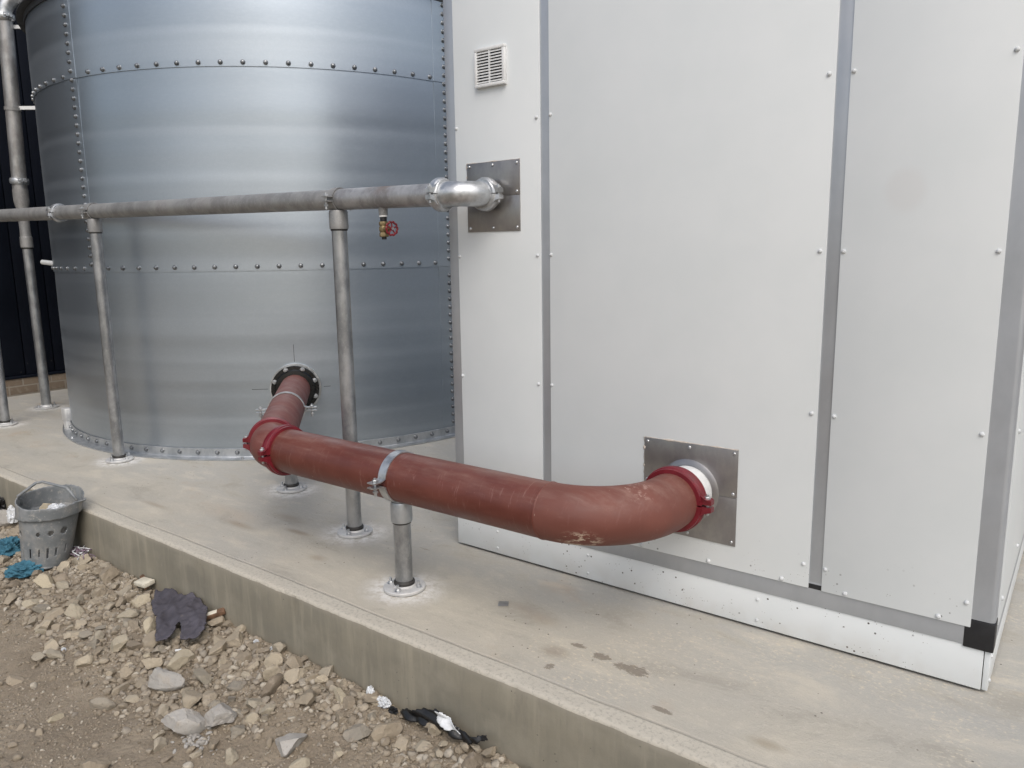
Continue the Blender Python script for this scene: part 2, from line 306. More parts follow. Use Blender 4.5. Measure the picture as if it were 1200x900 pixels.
# concrete slab
mb = MB(); X0, X1 = -7.12, 3.2; n = 520; prof = [(-.675, -.7), (-.675, -.35), (-.675, -.2), (-.675, -.1), (-.675, -.011), (-.6725, -.0045), (-.667, -.001), (-.655, 0.), (-.60, 0.), (-.2, 0.), (5.2, 0.), (5.2, -.7)]
for i in range(n+1):
    x = X0+(X1-X0)*i/n
    for q, (y, z) in enumerate(prof):
        if 1 <= q <= 7:
            w = noise.noise(Vector((x*9, q*.3, 0)))*.0022+noise.noise(Vector((x*40, q*.7, 4)))*(.0016 if q > 3 else .0004)
            if q in (4, 5, 6): ch = max(0, noise.noise(Vector((x*5.3, 2, 1)))-.28)*max(0, noise.noise(Vector((x*31, 5, q*.2)))+.1)*.05; y += ch; z -= ch*.7
            y += w; z += w*.8 if q > 3 and q < 7 else 0
        mb.v.append((x, y, z))
L = len(prof)
for i in range(n):
    for q in range(L-1):
        mb.f.append((i*L+q, (i+1)*L+q, (i+1)*L+q+1, i*L+q+1)); mb.m.append(0 if q >= 4 and q < 10 else 1)
for i in (0, n): mb.f.append(tuple(i*L+q for q in range(L))[::-1 if i else 1]); mb.m.append(1)
tag(mb.build('concrete_slab', [M['top'], M['side']], sharp=50), kind='structure')

# ------------------------------------------------------------------ dark building at the left
b = empty('clad_building', (-7.2, 2, -.3), 'near-black clad building on a low brick plinth, behind the pipes at the left edge', 'building')
MB().box(-9.5, -7.16, -3, 9, -.7, .137).build('plinth_wall', M['brick'], b)
mb = MB(); mb.box(-9.5, -7.2, -3.02, 9.02, .139, 5.2)
y = -3+.02; k = 0
edges = [.487-.235*j for j in range(15)]+[.487+.235*(j+1) for j in range(36)]
for e in sorted(edges):
    mb.bbox(-7.201, -7.175, e+.004, e+.231, .165, 5.15, .003)
mb.build('cladding', M['clad'], b); MB().bbox(-7.2, -7.15, -3, 9, .139, .162, .003).build('drip_flashing', M['clad'], b)
MB().bbox(-9.6, -7.1, -3.1, 9.1, 5.2, 5.3, .01).build('roof', M['roof'], b)

# ------------------------------------------------------------------ shared small meshes
def proto(fn, mats):
    mb = MB(); fn(mb); o = mb.build('x', mats); me = o.data; bpy.data.objects.remove(o); return me
def hexn(mb, r, h0, h1, z=Vector((0,0,0)), ch=.0015):
    mb.lathe(z, (0,0,1), [(0, h0), (r, h0), (r, h1-ch), (r-ch, h1), (0, h1)], 6)
def tank_bolt(mb):
    mb.lathe((0,0,0), (0,0,1), [(.0135, 0), (.0135, .002), (.0125, .003), (0, .003)], 18); mb.lathe((0,0,0), (0,0,1), [(.0108, .003), (.0106, .007), (.0088, .0105), (.005, .0125), (0, .013)], 16)
ME_TB = proto(tank_bolt, M['bolt']); ME_TB.name = 'tank_bolt'
ME_SCREW = proto(lambda mb: mb.lathe((0,0,0), (0,0,1), [(.0068, 0), (.0066, .0015), (.0052, .0042), (.003, .0056), (0, .006)], 18), M['screw'])
ME_SSCREW = proto(lambda mb: mb.lathe((0,0,0), (0,0,1), [(.0055, 0), (.0052, .0018), (.0035, .0035), (0, .004)], 14), M['zinc'])
def vbolt(mb, L=.05):
    hexn(mb, .0095, 0, .007); mb.cyl((0,0,-L), (0,0,.012), .0050, 10); hexn(mb, .009, -L+.012, -L+.019)
ME_VB = proto(vbolt, M['zinc'])
def stud(mb): hexn(mb, .009, .0015, .0085); mb.lathe((0,0,0), (0,0,1), [(.012, 0), (.012, .0015), (0, .0015)], 16); mb.cyl((0,0,0), (0,0,.022), .0048, 10)
ME_STUD = proto(stud, M['zinc'])

# ------------------------------------------------------------------ tank
TC = Vector((-4.709, 1.601, 0)); TR = 1.67
tank = empty('water_tank', TC, 'large round tank of bolted galvanised steel sheets standing on the concrete slab', 'tank')
def ring(z0, z1, r, name='shell_panel', n=192):
    mb = MB(); zs = [z0+(z1-z0)*i/20 for i in range(21)]
    mb.lathe(TC, (0,0,1), [(r-.003, z0)]+[(r-.0035*math.exp(-((z1-z)/.16)**1.5)+.0012*math.sin((z-z0)/(z1-z0)*PI), z) for z in zs]+[(r-.007, z1)]+[(r-.0075, z1-.002), (r-.0075, z0+.002)], n, closed=True)
    return mb.build(name, M['tank'], tank, sharp=60)
def onT(deg, z, r=TR): a = R(deg); return TC+Vector((r*math.cos(a), r*math.sin(a), z)), Vector((math.cos(a), math.sin(a), 0))
ring(.012, 1.12, TR-.003); ring(1.066, 2.19, TR); ring(2.138, 2.62, TR+.003)
def lap(deg, z0, z1, r):       # overlapping end of a sheet: its raised edge line
    mb = MB(); a1 = R(deg)
    mb.lathe(TC, (0,0,1), [(r-.0005, z0), (r+.0024, z0), (r+.0024, z1), (r-.0005, z1)], 12, closed=True, a0=a1-R(4.2)-ANG, a1=a1-ANG)
    return mb.build('sheet_lap', M['tank'], tank)
u_, w_, _ = frame((0, 0, 1)); ANG = math.atan2(u_.y, u_.x)
for z0, z1, r in ((1.067, 2.136, TR), (2.140, 2.618, TR+.003)): lap(-82.6, z0, z1, r)
for z0, z1, r in ((.07, 1.064, TR-.003), (1.067, 2.136, TR), (2.140, 2.618, TR+.003)): lap(-5.8, z0, z1, r)
MB().lathe(TC, (0,0,1), [(TR+.001, 0.001), (TR+.054, .001), (TR+.054, .007), (TR+.008, .008), (TR+.005, .012), (TR+.005, .058), (TR+.001, .060)], 192, closed=True).build('base_ring', M['ring'], tank)
MB().lathe(TC, (0,0,1), [(TR+.0035, 2.585), (TR+.009, 2.585), (TR+.009, 2.618), (TR+.045, 2.622), (TR+.045, 2.628), (TR-.003, 2.628), (TR-.003, 2.621)], 192, closed=True).build('rim', M['roof'], tank)
MB().lathe(TC, (0,0,1), [(TR+.03, 2.629), (TR+.03, 2.64), (1.0, 2.83), (.3, 2.96), (0, 2.98)], 96).build('roof', M['roof'], tank)
MB().lathe(TC, (0,0,1), [(TR-.02, .002), (TR-.02, .01), (0, .01)], 96).build('floor_plate', M['tank'], tank)
cnt = 0; rest = MB()
def tbolt(deg, z, r, single=True):
    global cnt
    p, nn = onT(deg, z, r)
    if single and cnt < 100: inst('bolt', ME_TB, tank, p, nn, random.uniform(0, 1)); cnt += 1
    else:
        u, w, d = frame(nn); rest.add([p+u*v.co.x+w*v.co.y+d*v.co.z for v in ME_TB.vertices], [tuple(f.vertices) for f in ME_TB.polygons])
for i in range(90):
    a = -180+i*4+1.1; vis = -113 < a < -22
    if min(abs(a+84.1), abs(a+7.3)) > 1.4: tbolt(a, 2.158, TR+.003, vis); tbolt(a, 1.090, TR, vis)
z = 1.113
while z < 2.60:
    for vis, aa in ((True, -84.1), (False, -7.3)): tbolt(aa, z, TR+(.0025 if z < 2.15 else .0055), vis)
    z += .0485
for i in range(90):
    a = -180+i*4+2.7; tbolt(a, .036, TR+.005, -112 < a < -30)
z = .09
while z < 1.05: tbolt(-7.3, z, TR, False); z += .0485
tag(rest.build('bolts', M['bolt'], tank), kind='stuff')
# foundation clips on the ring
for a in (-101, -77, -52, -38):
    mb = MB(); p, nn = onT(a, .0075, TR+.036); mb.lathe(p, (0,0,1), [(0, .012), (.007, .010), (.009, 0), (0, 0)], 8); mb.build('anchor_bolt', M['zinc'], tank)
# loose bracket at the left foot
mb = MB(); p, nn = onT(-112.5, 0, TR+.03)
mb.bbox(p.x-.035, p.x+.035, p.y-.012, p.y+.045, .06, .15, .012); mb.bbox(p.x-.015, p.x+.03, p.y-.01, p.y+.02, .0, .065, .004)
mb.build('foot_bracket', M['dullzinc'], tank)
# white gauge tube stub
p, nn = onT(-113, 1.115, TR-.02); mb = MB(); q = p+Vector((-.155, -.02, .012)); mb.cyl(p, q, .016, 20); mb.build('gauge_stub', M['white'], tank)
# pipe centre line
E0 = Vector((-2.40, -.421, .4)); dT = (TC-E0); dT.z = 0; dT.normalize()
E0d = (TC.xy-E0.xy).length-TR          # distance to the shell
FL = E0+dT*E0d
MB().lathe(FL-dT*.0, -dT, [(.07, -.01), (.142, -.006), (.142, .020), (.07, .022)], 48, closed=True).build('nozzle_ring', M['zinc'], tank)
fa = math.degrees(math.atan2(FL.y-TC.y, FL.x-TC.x))
def mark(a0, a1, z0, z1):
    mb = MB(); mb.lathe(TC, (0,0,1), [(TR-.004, z0), (TR-.0015, z0), (TR-.0015, z1), (TR-.004, z1)], 8, closed=True, a0=R(a0)-ANG, a1=R(a1)-ANG); mb.build('marker_line', M['ink'], tank)
mark(fa-8.4, fa-5.3, .399, .4015); mark(fa+5.3, fa+6.6, .399, .4015); mark(fa-.04, fa+.04, .55, .65)

# ------------------------------------------------------------------ cabin
cab = empty('white_cabin', (-.9, 1.1, 0), 'white panelled plant cabin with grey metal trim, filling the right of the photo', 'cabin')
CL, CR, CH, CD = -1.80, 0.0, 2.36, 2.3; PZ0, PZ1 = .1248, .1766
MB().box(CL+.02, CR-.02, .012, CD-.01, .004, CH-.02).build('core', M['dark'], cab)
mb = MB().bbox(CL, -.004, .0, .011, .009, PZ0+.004, .0012); mb.build('plinth', M['plinth'], cab)
mb = MB().bbox(-.002, .001+.010, .004, CD, .009, PZ0+.004, .0012); mb.build('plinth', M['plinth'], cab)
MB().bbox(CL-.001, CL+.010, .012, CD, .009, PZ0+.004, .0012).build('plinth', M['plinth'], cab)
MB().bbox(CL+.045, -.038, -.0035, .011, PZ0, PZ1+.02, .0015).build('bottom_rail', M['alu'], cab)
MB().bbox(.0, .016, .05, CD, PZ0, PZ1+.02, .0015).build('bottom_rail', M['alu'], cab)
for x0, x1 in ((CL, CL+.047), ): MB().bbox(x0, x1+.01, -.0035, .045, PZ1+.002, CH, .003).build('corner_post', M['alu'], cab)
# right corner post with a rounded edge
mb = MB(); pts = [(-.045, .05), (-.045, -.0035), (.002, -.0035)]+[(.002+.013*math.sin(a), .0095-.013*math.cos(a)) for a in [R(i*15) for i in range(1, 7)]]+[(.015, .05)]
vs = [(x, y, z) for z in (PZ1+.022, CH) for x, y in pts]; k = len(pts)
mb.add(vs, [(i, (i+1) % k, (i+1) % k+k, i+k) for i in range(k)]+[tuple(range(k))[::-1], tuple(range(k, 2*k))]); mb.build('corner_post', M['alu'], cab)
MB().bbox(-.052, .0165, -.005, .05, PZ0-.006, PZ1+.021, .003).build('corner_block', M['black'], cab)
MB().bbox(CL-.001, CL+.047, -.005, .05, PZ0-.006, PZ1-.005, .003).build('corner_block', M['black'], cab)
for a, b2 in ((-1.382, -1.3425), (-.4465, -.408)):
    MB().bbox(a-.01, b2+.01, -.0033, .01, PZ1+.014, CH-.05, .001).build('mullion', M['alu'], cab)
    MB().bbox(a-.008, b2+.008, -.0042, .01, PZ1-.001, PZ1+.014, .001).build('mullion_cap', M['black'], cab)
PY = -.0085
for a, b2 in ((CL+.047, -1.381), (-1.3435, -.4455), (-.409, -.038)):
    MB().bbox(a, b2, PY, .009, PZ1, CH-.045, .0012).build('wall_panel', M['panel'], cab)
MB().bbox(CL, CR, -.0035, .03, CH-.045, CH+.02, .003).build('top_rail', M['alu'], cab)
yy = .047
for k in range(2): MB().bbox(.001, .019, yy, yy+1.08, PZ1, CH-.045, .0012).build('wall_panel', M['panel'], cab); yy += 1.12
for k in range(2): MB().bbox(CL-.012, CL+.005, .047+1.12*k, 1.127+1.12*k, PZ1, CH-.045, .0012).build('wall_panel', M['panel'], cab)
MB().bbox(CL-.02, CR+.02, -.012, CD+.02, CH+.021, CH+.07, .006).build('roof', M['white'], cab)
zr = [.243, .688, 1.135, 1.588, 2.04]
for x in (CL+.053, -1.3935, -1.338, -.461, -.401, -.051):
    for z in zr: inst('screw', ME_SCREW, cab, (x, PY, z+.004*math.sin(x*9)), (0, -1, 0), sc=.9)
for x in (-1.60, -1.19, -.983, -.75, -.522, -.345, -.112): inst('screw', ME_SCREW, cab, (x, PY, .186), (0, -1, 0))
for x in (-1.60, -1.195, -.593): 
    for z in (.097, .030): inst('screw', ME_SCREW, cab, (x, 0, z), (0, -1, 0), sc=.75)
for y in (.06, .5, 1.0):
    for z in zr: inst('screw', ME_SCREW, cab, (.019, y+.01, z), (1, 0, 0))
inst('screw', ME_SCREW, cab, (.011, .03, .095), (1, 0, 0), sc=.75); inst('screw', ME_SCREW, cab, (.011, .03, .028), (1, 0, 0), sc=.75)
# louvred vent
mb = MB(); a, b2, c, d = -1.645, -1.514, 1.710, 1.838; t = .011; y0 = PY-.016
mb.bbox(a, b2, y0, PY+.001, c, c+t, .002).bbox(a, b2, y0, PY+.001, d-t, d, .002).bbox(a, a+t, y0+.0005, PY+.001, c+t, d-t, .002).bbox(b2-t, b2, y0+.0005, PY+.001, c+t, d-t, .002)
vf = mb.build('vent', M['white'], cab); mb = MB()
for i in range(11):
    z = c+t+.004+i*(d-c-2*t-.001)/11
    mb.add([(x, y, zz) for x in (a+t-.001, b2-t+.001) for y, zz in ((y0+.002, z-.0022), (y0+.002, z+.0020), (y0+.013, z+.0068), (y0+.013, z+.0050))], [(0,1,5,4),(1,2,6,5),(2,3,7,6),(3,0,4,7),(0,3,2,1),(4,5,6,7)])
mb.box((a+b2)/2-.0025, (a+b2)/2+.0025, y0+.0015, y0+.010, c+t, d-t); mb.build('louvre', M['white'], vf, smooth=False)
MB().box(a+t*.5, b2-t*.5, PY-.0018, PY-.0004, c+t*.5, d-t*.5).build('backing', M['dark'], vf)
# steel cover plates
def plate(x0, x1, z0, z1, zj, lab):
    mb = MB(); y1 = PY-.0035; xc = (x0+x1)/2
    mb.bbox(x0, x1, y1, PY+.0005, zj+.0006, z1, .0007).bbox(x0, x1, y1-.0004, PY+.0005, z0, zj-.0006, .0007)
    p = mb.build('cover_plate', M['steel'], cab); p['label'] = lab
    for sx, sz in ((x0+.012, z0+.012), (xc, z0+.012), (x1-.012, z0+.012), (x0+.012, z1-.012), (xc, z1-.012), (x1-.012, z1-.012), (x0+.012, zj+.012), (x1-.012, zj+.012)):
        inst('screw', ME_SSCREW, p, (sx, y1, sz), (0, -1, 0))
    mb = MB()
    for (ax, az, bx, bz) in ((x0, z1, x1, z1), (x0, z1, x0, zj+.03)):
        n = 26; pts = []
        for i in range(n+1):
            q = i/n; w = .001+.0022*max(0, noise.noise(Vector((ax*7+q*9, az, bz*3+q*2)))+.15)*2
            pts.append(((ax+(bx-ax)*q, PY-.001, az+(bz-az)*q), w))
        mb.tube([p_[0] for p_ in pts], [max(.0008, p_[1]) for p_ in pts], 6)
    mb.build('sealant_bead', M['seal'], p); return p
plate(-1.700, -1.464, 1.221, 1.461, 1.342, 'small square steel cover plate behind the galvanised pipe')
plate(-.976, -.665, .2525, .555, .405, 'large square steel cover plate behind the red pipe')

# ------------------------------------------------------------------ pipes
def coupling(c, d, r, mat, parent, w=.042, h=.013, ear=.030, name='coupling', L=.045, ew=.018, eh=.014):
    c = Vector(c); d = Vector(d).normalized(); mb = MB(); s = d.cross(Vector((0,0,1)))
    s = s.normalized() if s.length > .1 else Vector((1, 0, 0)); v = s.cross(d).normalized()
    pr = [(r-.001, -w/2), (r+h*.75, -w/2), (r+h*.8, -w*.34), (r+h*.45, -w*.30), (r+h, -w*.18), (r+h, w*.18), (r+h*.45, w*.30), (r+h*.8, w*.34), (r+h*.75, w/2), (r-.001, w/2)] if r > .06 else \
         [(r-.001, -w/2), (r+h*.55, -w/2), (r+h*.9, -w*.3), (r+h, -w*.2), (r+h, w*.2), (r+h*.9, w*.3), (r+h*.55, w/2), (r-.001, w/2)]
    u, q, _ = frame(d); sa = math.atan2(s.dot(q), s.dot(u)); g = .030
    for k in (0, 1): mb.lathe(c, d, pr, 32, closed=True, a0=sa+PI*k+g, a1=sa+PI*(k+1)-g)
    for sg in (-1, 1):
        for vz in (-1, 1):
            # ear: tapered pad rising from the ring
            o = c+s*sg*(r+h*.2)+v*vz*.004; vs = []
            for (ds, dv) in ((-.012, 0), (ear, 0), (ear, eh), (ear*.55, eh*1.25), (-.012, eh*2.8)):
                for dd in (-ew, ew): 
                    tt = 1 if ds < ear*.7 else .62
                    vs.append(o+s*sg*ds+v*vz*dv+d*dd*tt)
            n = 5; mb.add(vs, [tuple(range(0, 2*n, 2)), tuple(range(1, 2*n, 2))[::-1]]+[(2*i, (2*i+2) % (2*n), (2*i+3) % (2*n), 2*i+1) for i in range(n)])
    o = mb.build(name, mat, parent)
    for sg in (-1, 1): inst('bolt', ME_VB, o, c+s*sg*(r+h*.2+ear*.55)+v*(eh+.006), v, random.random())
    return o
def arc(c, a, b, n=16):   # quarter bend round c from c+a to c+b
    c, a, b = Vector(c), Vector(a), Vector(b); return [c+a*math.cos(PI/2*i/n)+b*math.sin(PI/2*i/n) for i in range(n+1)]
def strap(c, d, r, parent, w=.032, name='strap_clamp', ear=.045, mat=None, tilt=0, z=True):
    c = Vector(c); d = Vector(d).normalized(); s = d.cross(Vector((0,0,1))).normalized(); v = s.cross(d)
    out = []
    for sg in (1, -1):
        mb = MB(); pts = []
        g = .006
        pts.append((-(r+ear), g)); pts.append((-(r+.016), g)); n = 22
        for i in range(n+1):
            a = PI-R(9)-(PI-R(18))*i/n; pts.append((math.cos(a)*(r+.001), max(g, math.sin(a)*(r+.001))))
        pts += [((r+.016), g), ((r+ear), g)]
        th = .0042; inner = [c+s*x+v*sg*y for x, y in pts]; outer = []
        for i, (x, y) in enumerate(pts):
            if i < 2 or i > len(pts)-3: outer.append(c+s*x+v*sg*(y+th))
            else: k = (r+.001+th)/(r+.001); outer.append(c+s*x*k+v*sg*max(y*k, g+th))
        vs = []
        for a, b in zip(inner, outer): vs += [a-d*w/2, a+d*w/2, b+d*w/2, b-d*w/2]
        fs = []
        for i in range(len(pts)-1):
            for q in range(4): fs.append((i*4+q, i*4+(q+1) % 4, (i+1)*4+(q+1) % 4, (i+1)*4+q))
        fs += [(0,1,2,3), tuple(4*(len(pts)-1)+q for q in (3,2,1,0))]
        if sg < 0: fs = [f[::-1] for f in fs]
        mb.add(vs, fs); o = mb.build(name, mat or M['zinc'], parent, sharp=30); out.append(o)
    for sg in (-1, 1): inst('bolt', ME_VB, out[0], c+s*sg*(r+ear*.62)+v*.011, v, random.random())
    return out
def support(x, y, zaxis, rp, d, label, group, posr=.030, capmat=None):
    b = empty('pipe_support', (x, y, 0), label, 'pipe support', group)
    zt = zaxis-rp-.004
    MB().lathe((x, y, 0), (0,0,1), [(0, .003), (.071, .003), (.073, .006), (.073, .012), (.070, .0145), (.040, .016), (.034, .024), (0, .024)], 40).build('base_flange', M['dullzinc'], b)
    MB().lathe((x, y, 0), (0,0,1), [(posr, .02), (posr+.006, .022), (posr+.007, .030), (posr+.003, .036), (posr, .036)], 28).build('joint_seal', M['rubber'], b)
    MB().cyl((x, y, .023), (x, y, zt-.06), posr, 32).build('post', M['post'], b)
    MB().lathe((x, y, 0), (0,0,1), [(posr, zt-.076), (posr+.003, zt-.074), (posr+.003, zt-.068), (posr, zt-.066)], 28).build('joint_seal', M['rubber'], b)
    MB().lathe((x, y, 0), (0,0,1), [(posr*.8, zt-.069), (posr+.006, zt-.069), (posr+.0068, zt-.064), (posr+.0068, zt-.006), (posr+.004, zt+.002), (0, zt+.002)], 32).build('socket', capmat or M['galv'], b)
    f0 = b.children[0]
    for k in range(4):
        a = R(20+90*k); inst('anchor_bolt', ME_STUD, f0, (x+.053*math.cos(a), y+.053*math.sin(a), .014), (0,0,1), k)
    return b
# galvanised run (falls very slightly to the right)
PR = .039
def zu(x): return 1.353+.0205*(-1.98-x)
YU = -.158; du = Vector((1, 0, -.0205)).normalized()
g = empty('galvanised_pipe', (-3.6, YU, zu(-3.6)), 'long horizontal galvanised pipe crossing in front of the tank and turning into the cabin', 'pipe')
ex = -1.582; er = .098
MB().tube([(-8.6, YU, zu(-8.6)), (-4.66, YU, zu(-4.66))], PR, 36).build('pipe_length', M['galv'], g)
MB().tube([(-4.655, YU, zu(-4.655)), (-4.27, YU, zu(-4.27))], PR+.0005, 36).build('pipe_length', M['galv'], g)
MB().tube([(-4.265, YU, zu(-4.265)), (-2.25, YU, zu(-2.25))], PR, 36).build('pipe_length', M['galv'], g)
brp = m_galv('stained_galvanised_pipe', (.24,.24,.245), (.42,.42,.43), .5, .5, .9)
MB().tube([(-2.245, YU, zu(-2.245)), (ex-er-.005, YU, zu(-1.69))], PR+.001, 36).build('pipe_length', brp, g)
ze = zu(-1.69)
el = MB().tube([(ex-er-.02, YU, ze)]+[Vector((ex-er, YU+er, ze))+Vector((math.sin(a), -math.cos(a), 0))*er for a in [PI/2*i/18 for i in range(19)]]+[(ex, -.03, ze)], PR+.004, 36).build('elbow', M['zinc'], g)
MB().cyl((ex, -.045, ze), (ex, PY-.003, ze), PR, 32).build('wall_stub', M['galv'], g)
coupling((ex-er-.012, YU, ze), (1, 0, 0), PR+.002, M['zinc'], g, .042, .017, .026)
coupling((ex, YU+er+.006, ze), (0, 1, 0), PR+.002, M['zinc'], g, .042, .017, .026)
coupling((-4.655, YU, zu(-4.655)), du, PR, M['zinc'], g, .045, .014, .024)
# drain valve
vx = -1.985; vz = zu(vx)-PR; va = empty('drain_valve', (vx, YU, vz), 'small brass drain valve with a red handwheel hanging under the galvanised pipe', 'valve')
MB().lathe((vx, YU, vz), (0,0,-1), [(.019, -.008), (.017, .004), (.0165, .024), (.0135, .0245), (0, .0245)], 24).build('nipple', M['galv'], va)
MB().cyl((vx, YU, vz-.0245), (vx, YU, vz-.031), .0148, 20).build('thread_tape', M['ptfe'], va)
MB().cyl((vx, YU, vz-.031), (vx, YU, vz-.052), .0125, 20).build('nipple', M['black'], va)
mb = MB(); mb.lathe((vx, YU, vz-.048), (0,0,-1), [(0, 0), (.017, 0), (.018, .002), (.018, .013), (.0165, .015)], 6).lathe((vx, YU, vz-.062), (0,0,-1), [(.014, 0), (.0175, .008), (.0175, .018), (.014, .026)], 20)
mb.lathe((vx, YU, vz-.088), (0,0,-1), [(.0165, 0), (.018, .002), (.018, .013), (.015, .016), (0, .016)], 6)
mb.cyl((vx, YU, vz-.075), (vx+.030, YU-.006, vz-.075), .012, 18).build('valve_body', M['brass'], va)
MB().cyl((vx, YU, vz-.104), (vx, YU, vz-.113), .009, 14).build('outlet_plug', M['black'], va)
hc = Vector((vx+.052, YU-.010, vz-.075)); hd = Vector((1, -.2, .0)).normalized(); MB().cyl((vx+.028, YU-.006, vz-.075), hc, .0048, 12).build('stem', M['brass'], va)
mb = MB(); u, w, _ = frame(hd); N = 60
mb.tube([hc+(u*math.cos(2*PI*i/N)+w*math.sin(2*PI*i/N))*(.0235+.0016*math.cos(2*PI*i/N*5*2)) for i in range(N+1)], .0038, 10)
for k in range(5): a = 2*PI*k/5+.3; mb.tube([hc+(u*math.cos(a)+w*math.sin(a))*q for q in (.004, .0235)], .0028, 8)
mb.lathe(hc, hd, [(0, -.004), (.0075, -.004), (.0075, .004), (.005, .005)], 16); mb.build('handwheel', M['wheel'], va)
MB().lathe(hc, hd, [(.0052, .004), (.0052, .008), (0, .008)], 6).build('wheel_nut', M['zinc'], va)
# supports of the upper pipe
GS = 'posts under the galvanised pipe'
for (x, y), lab in zip(POSTS[:3], ('tall galvanised post under the straight pipe, the one standing behind the red pipe', 'tall galvanised post in front of the left half of the tank', 'tall galvanised post cut off by the left edge of the photo')):
    s = support(x, y, zu(x), PR, (1,0,0), lab, GS); strap((x+.005, y, zu(x)), du, PR+.001, s, .030, ear=.034, mat=M['galv'])
# red run
RR = .0838; RZ = .405; E0.z = RZ
rp = empty('red_pipe', (-1.8, -.421, RZ), 'thick red pipe running low from the tank flange and bending into the cabin', 'pipe')
bx = -.82; brd = .25; xw = bx-brd
MB().tube([(-2.33, -.421, RZ), (xw-.001, -.421, RZ)], RR, 56).build('pipe_length', M['red'], rp)
MB().lathe((xw, -.421, RZ), (1,0,0), [(RR-.001, -.006), (RR+.0018, -.003), (RR+.0022, 0), (RR+.0018, .003), (RR-.001, .006)], 56).build('weld_bead', M['red'], rp)
MB().tube([(xw, -.421, RZ)]+[Vector((xw, -.421+brd, RZ))+Vector((math.sin(a), -math.cos(a), 0))*brd for a in [PI/2*i/32 for i in range(1, 33)]]+[(bx, -.13, RZ)], RR+.0005, 56).build('elbow', M['redelbow'], rp)
coupling((bx, -.118, RZ), (0, 1, 0), RR, M['coup'], rp, .048, .017, .036, L=.05)
MB().lathe((bx, -.115, RZ), (0,1,0), [(RR-.001, 0), (RR-.001, .075), (RR-.004, .10), (0, .10)], 48).build('white_sleeve', M['white'], rp)
MB().lathe((bx, PY-.003, RZ), (0,-1,0), [(RR+.016, 0), (RR+.010, .004), (RR+.003, .006), (RR-.002, .008)], 48).build('sealant_ring', M['steel'], rp)
# 47 degree bend between two couplings
ux = Vector((-1, 0, 0)); ang = ux.angle(dT); Rb = .13; tl = Rb*math.tan(ang/2)
A = E0-ux*tl; B = E0+dT*tl; cc = A+Vector((0, 1, 0))*Rb
mb = MB(); pts = [A-ux*.03]
for i in range(13):
    a = ang*i/12; pts.append(cc+Vector((-math.sin(a), -math.cos(a), 0))*Rb)
pts.append(B+dT*.03); mb.tube(pts, RR, 56).build('elbow', M['coup' if False else 'redstub'], rp)
coupling(A-ux*.045, ux, RR, M['coup'], rp, .040, .015, .030)
coupling(B+dT*.045, dT, RR, M['coup'], rp, .040, .015, .030)
MB().tube([B+dT*.03, FL-dT*.03+Vector((0,0,RZ-.4))], RR-.001, 56).build('pipe_length', M['redstub'], rp)
fc = FL-dT*.042; fc.z = RZ
fo = MB().lathe(fc, -dT, [(.082, -.022), (.10, -.022), (.10, 0), (.128, 0), (.131, .003), (.131, .017), (.128, .020), (.112, .021), (.107, .028), (.104, .032), (.082, .034)], 64, closed=True).build('flange', M['flange'], rp)
u, w, _ = frame(-dT)
for k in range(8):
    a = 2*PI*(k+.5)/8; inst('bolt', ME_STUD, fo, fc-dT*.020+(u*math.cos(a)+w*math.sin(a))*.1175, -dT, k, 1.1)
RS = 'low posts under the red pipe'
s = support(POSTS[4][0], POSTS[4][1], RZ, RR, (1,0,0), 'short galvanised post clamped under the middle of the red pipe', RS, capmat=M['ring']); strap((POSTS[4][0]+.003, -.421, RZ), (1,0,0), RR, s, .034, ear=.052)
s = support(POSTS[3][0], POSTS[3][1], RZ, RR, dT, 'short galvanised post under the red pipe beside the tank flange', RS); strap((POSTS[3][0], POSTS[3][1], RZ), dT, RR, s, .026, ear=.060)
# riser at the far left
RX, RY = POSTS[5]; rz = empty('riser_pipe', (RX, RY, 0), 'upright galvanised riser pipe beside the dark building, bending over at its top', 'pipe')
MB().lathe((RX, RY, 0), (0,0,1), [(0, .003), (.082, .003), (.084, .012), (.045, .016), (.040, .028), (0, .028)], 40).build('base_flange', M['dullzinc'], rz)
for k in range(4): a = R(10+90*k); inst('anchor_bolt', ME_STUD, rz.children[0], (RX+.062*math.cos(a), RY+.062*math.sin(a), .014), (0,0,1), k)
MB().cyl((RX, RY, .02), (RX-.008, RY, 1.24), .034, 32).build('post', M['post'], rz)
MB().lathe((RX-.008, RY, 0), (0,0,1), [(.034, 1.222), (.0375, 1.224), (.0375, 1.232), (.034, 1.234)], 28).build('joint_seal', M['rubber'], rz)
MB().lathe((RX-.008, RY, 0), (0,0,1), [(.03, 1.235), (.042, 1.235), (.042, 1.31), (.038, 1.315), (.036, 1.36), (.036, 1.50), (.050, 1.56), (.052, 1.58), (.052, 1.66), (.03, 1.66)], 32).build('reducer', M['galv'], rz)
top = Vector((-6.235, RY, 2.86)); pb = Vector((RX-.008, RY, 1.66)); dv = (top-pb).normalized()
MB().cyl(pb, top, .050, 36).build('pipe_length', m_galv('weathered_riser', (.29,.285,.28), (.46,.46,.46), .7, .45, .2), rz)
coupling(pb+dv*.06, dv, .050, M['ring'], rz, .045, .014, .026); coupling(top-dv*.01, dv, .050, M['zinc'], rz, .05, .016, .028)
dd = Vector((.55, .83, 0)).normalized(); c2 = top+dd*.14
MB().tube([c2-dd*.14*math.cos(a)+Vector((0,0,1))*.14*math.sin(a) for a in [PI/2*i/16 for i in range(17)]]+[c2+dd*.06+Vector((0,0,.14))], .052, 32).build('elbow', M['zinc'], rz)
coupling(c2+dd*.02+Vector((0,0,.14)), dd, .052, M['ring'], rz, .05, .016, .028)
MB().cyl(c2+dd*.05+Vector((0,0,.14)), c2+dd*.85+Vector((0,0,.14)), .050, 32).build('pipe_length', M['galv'], rz)

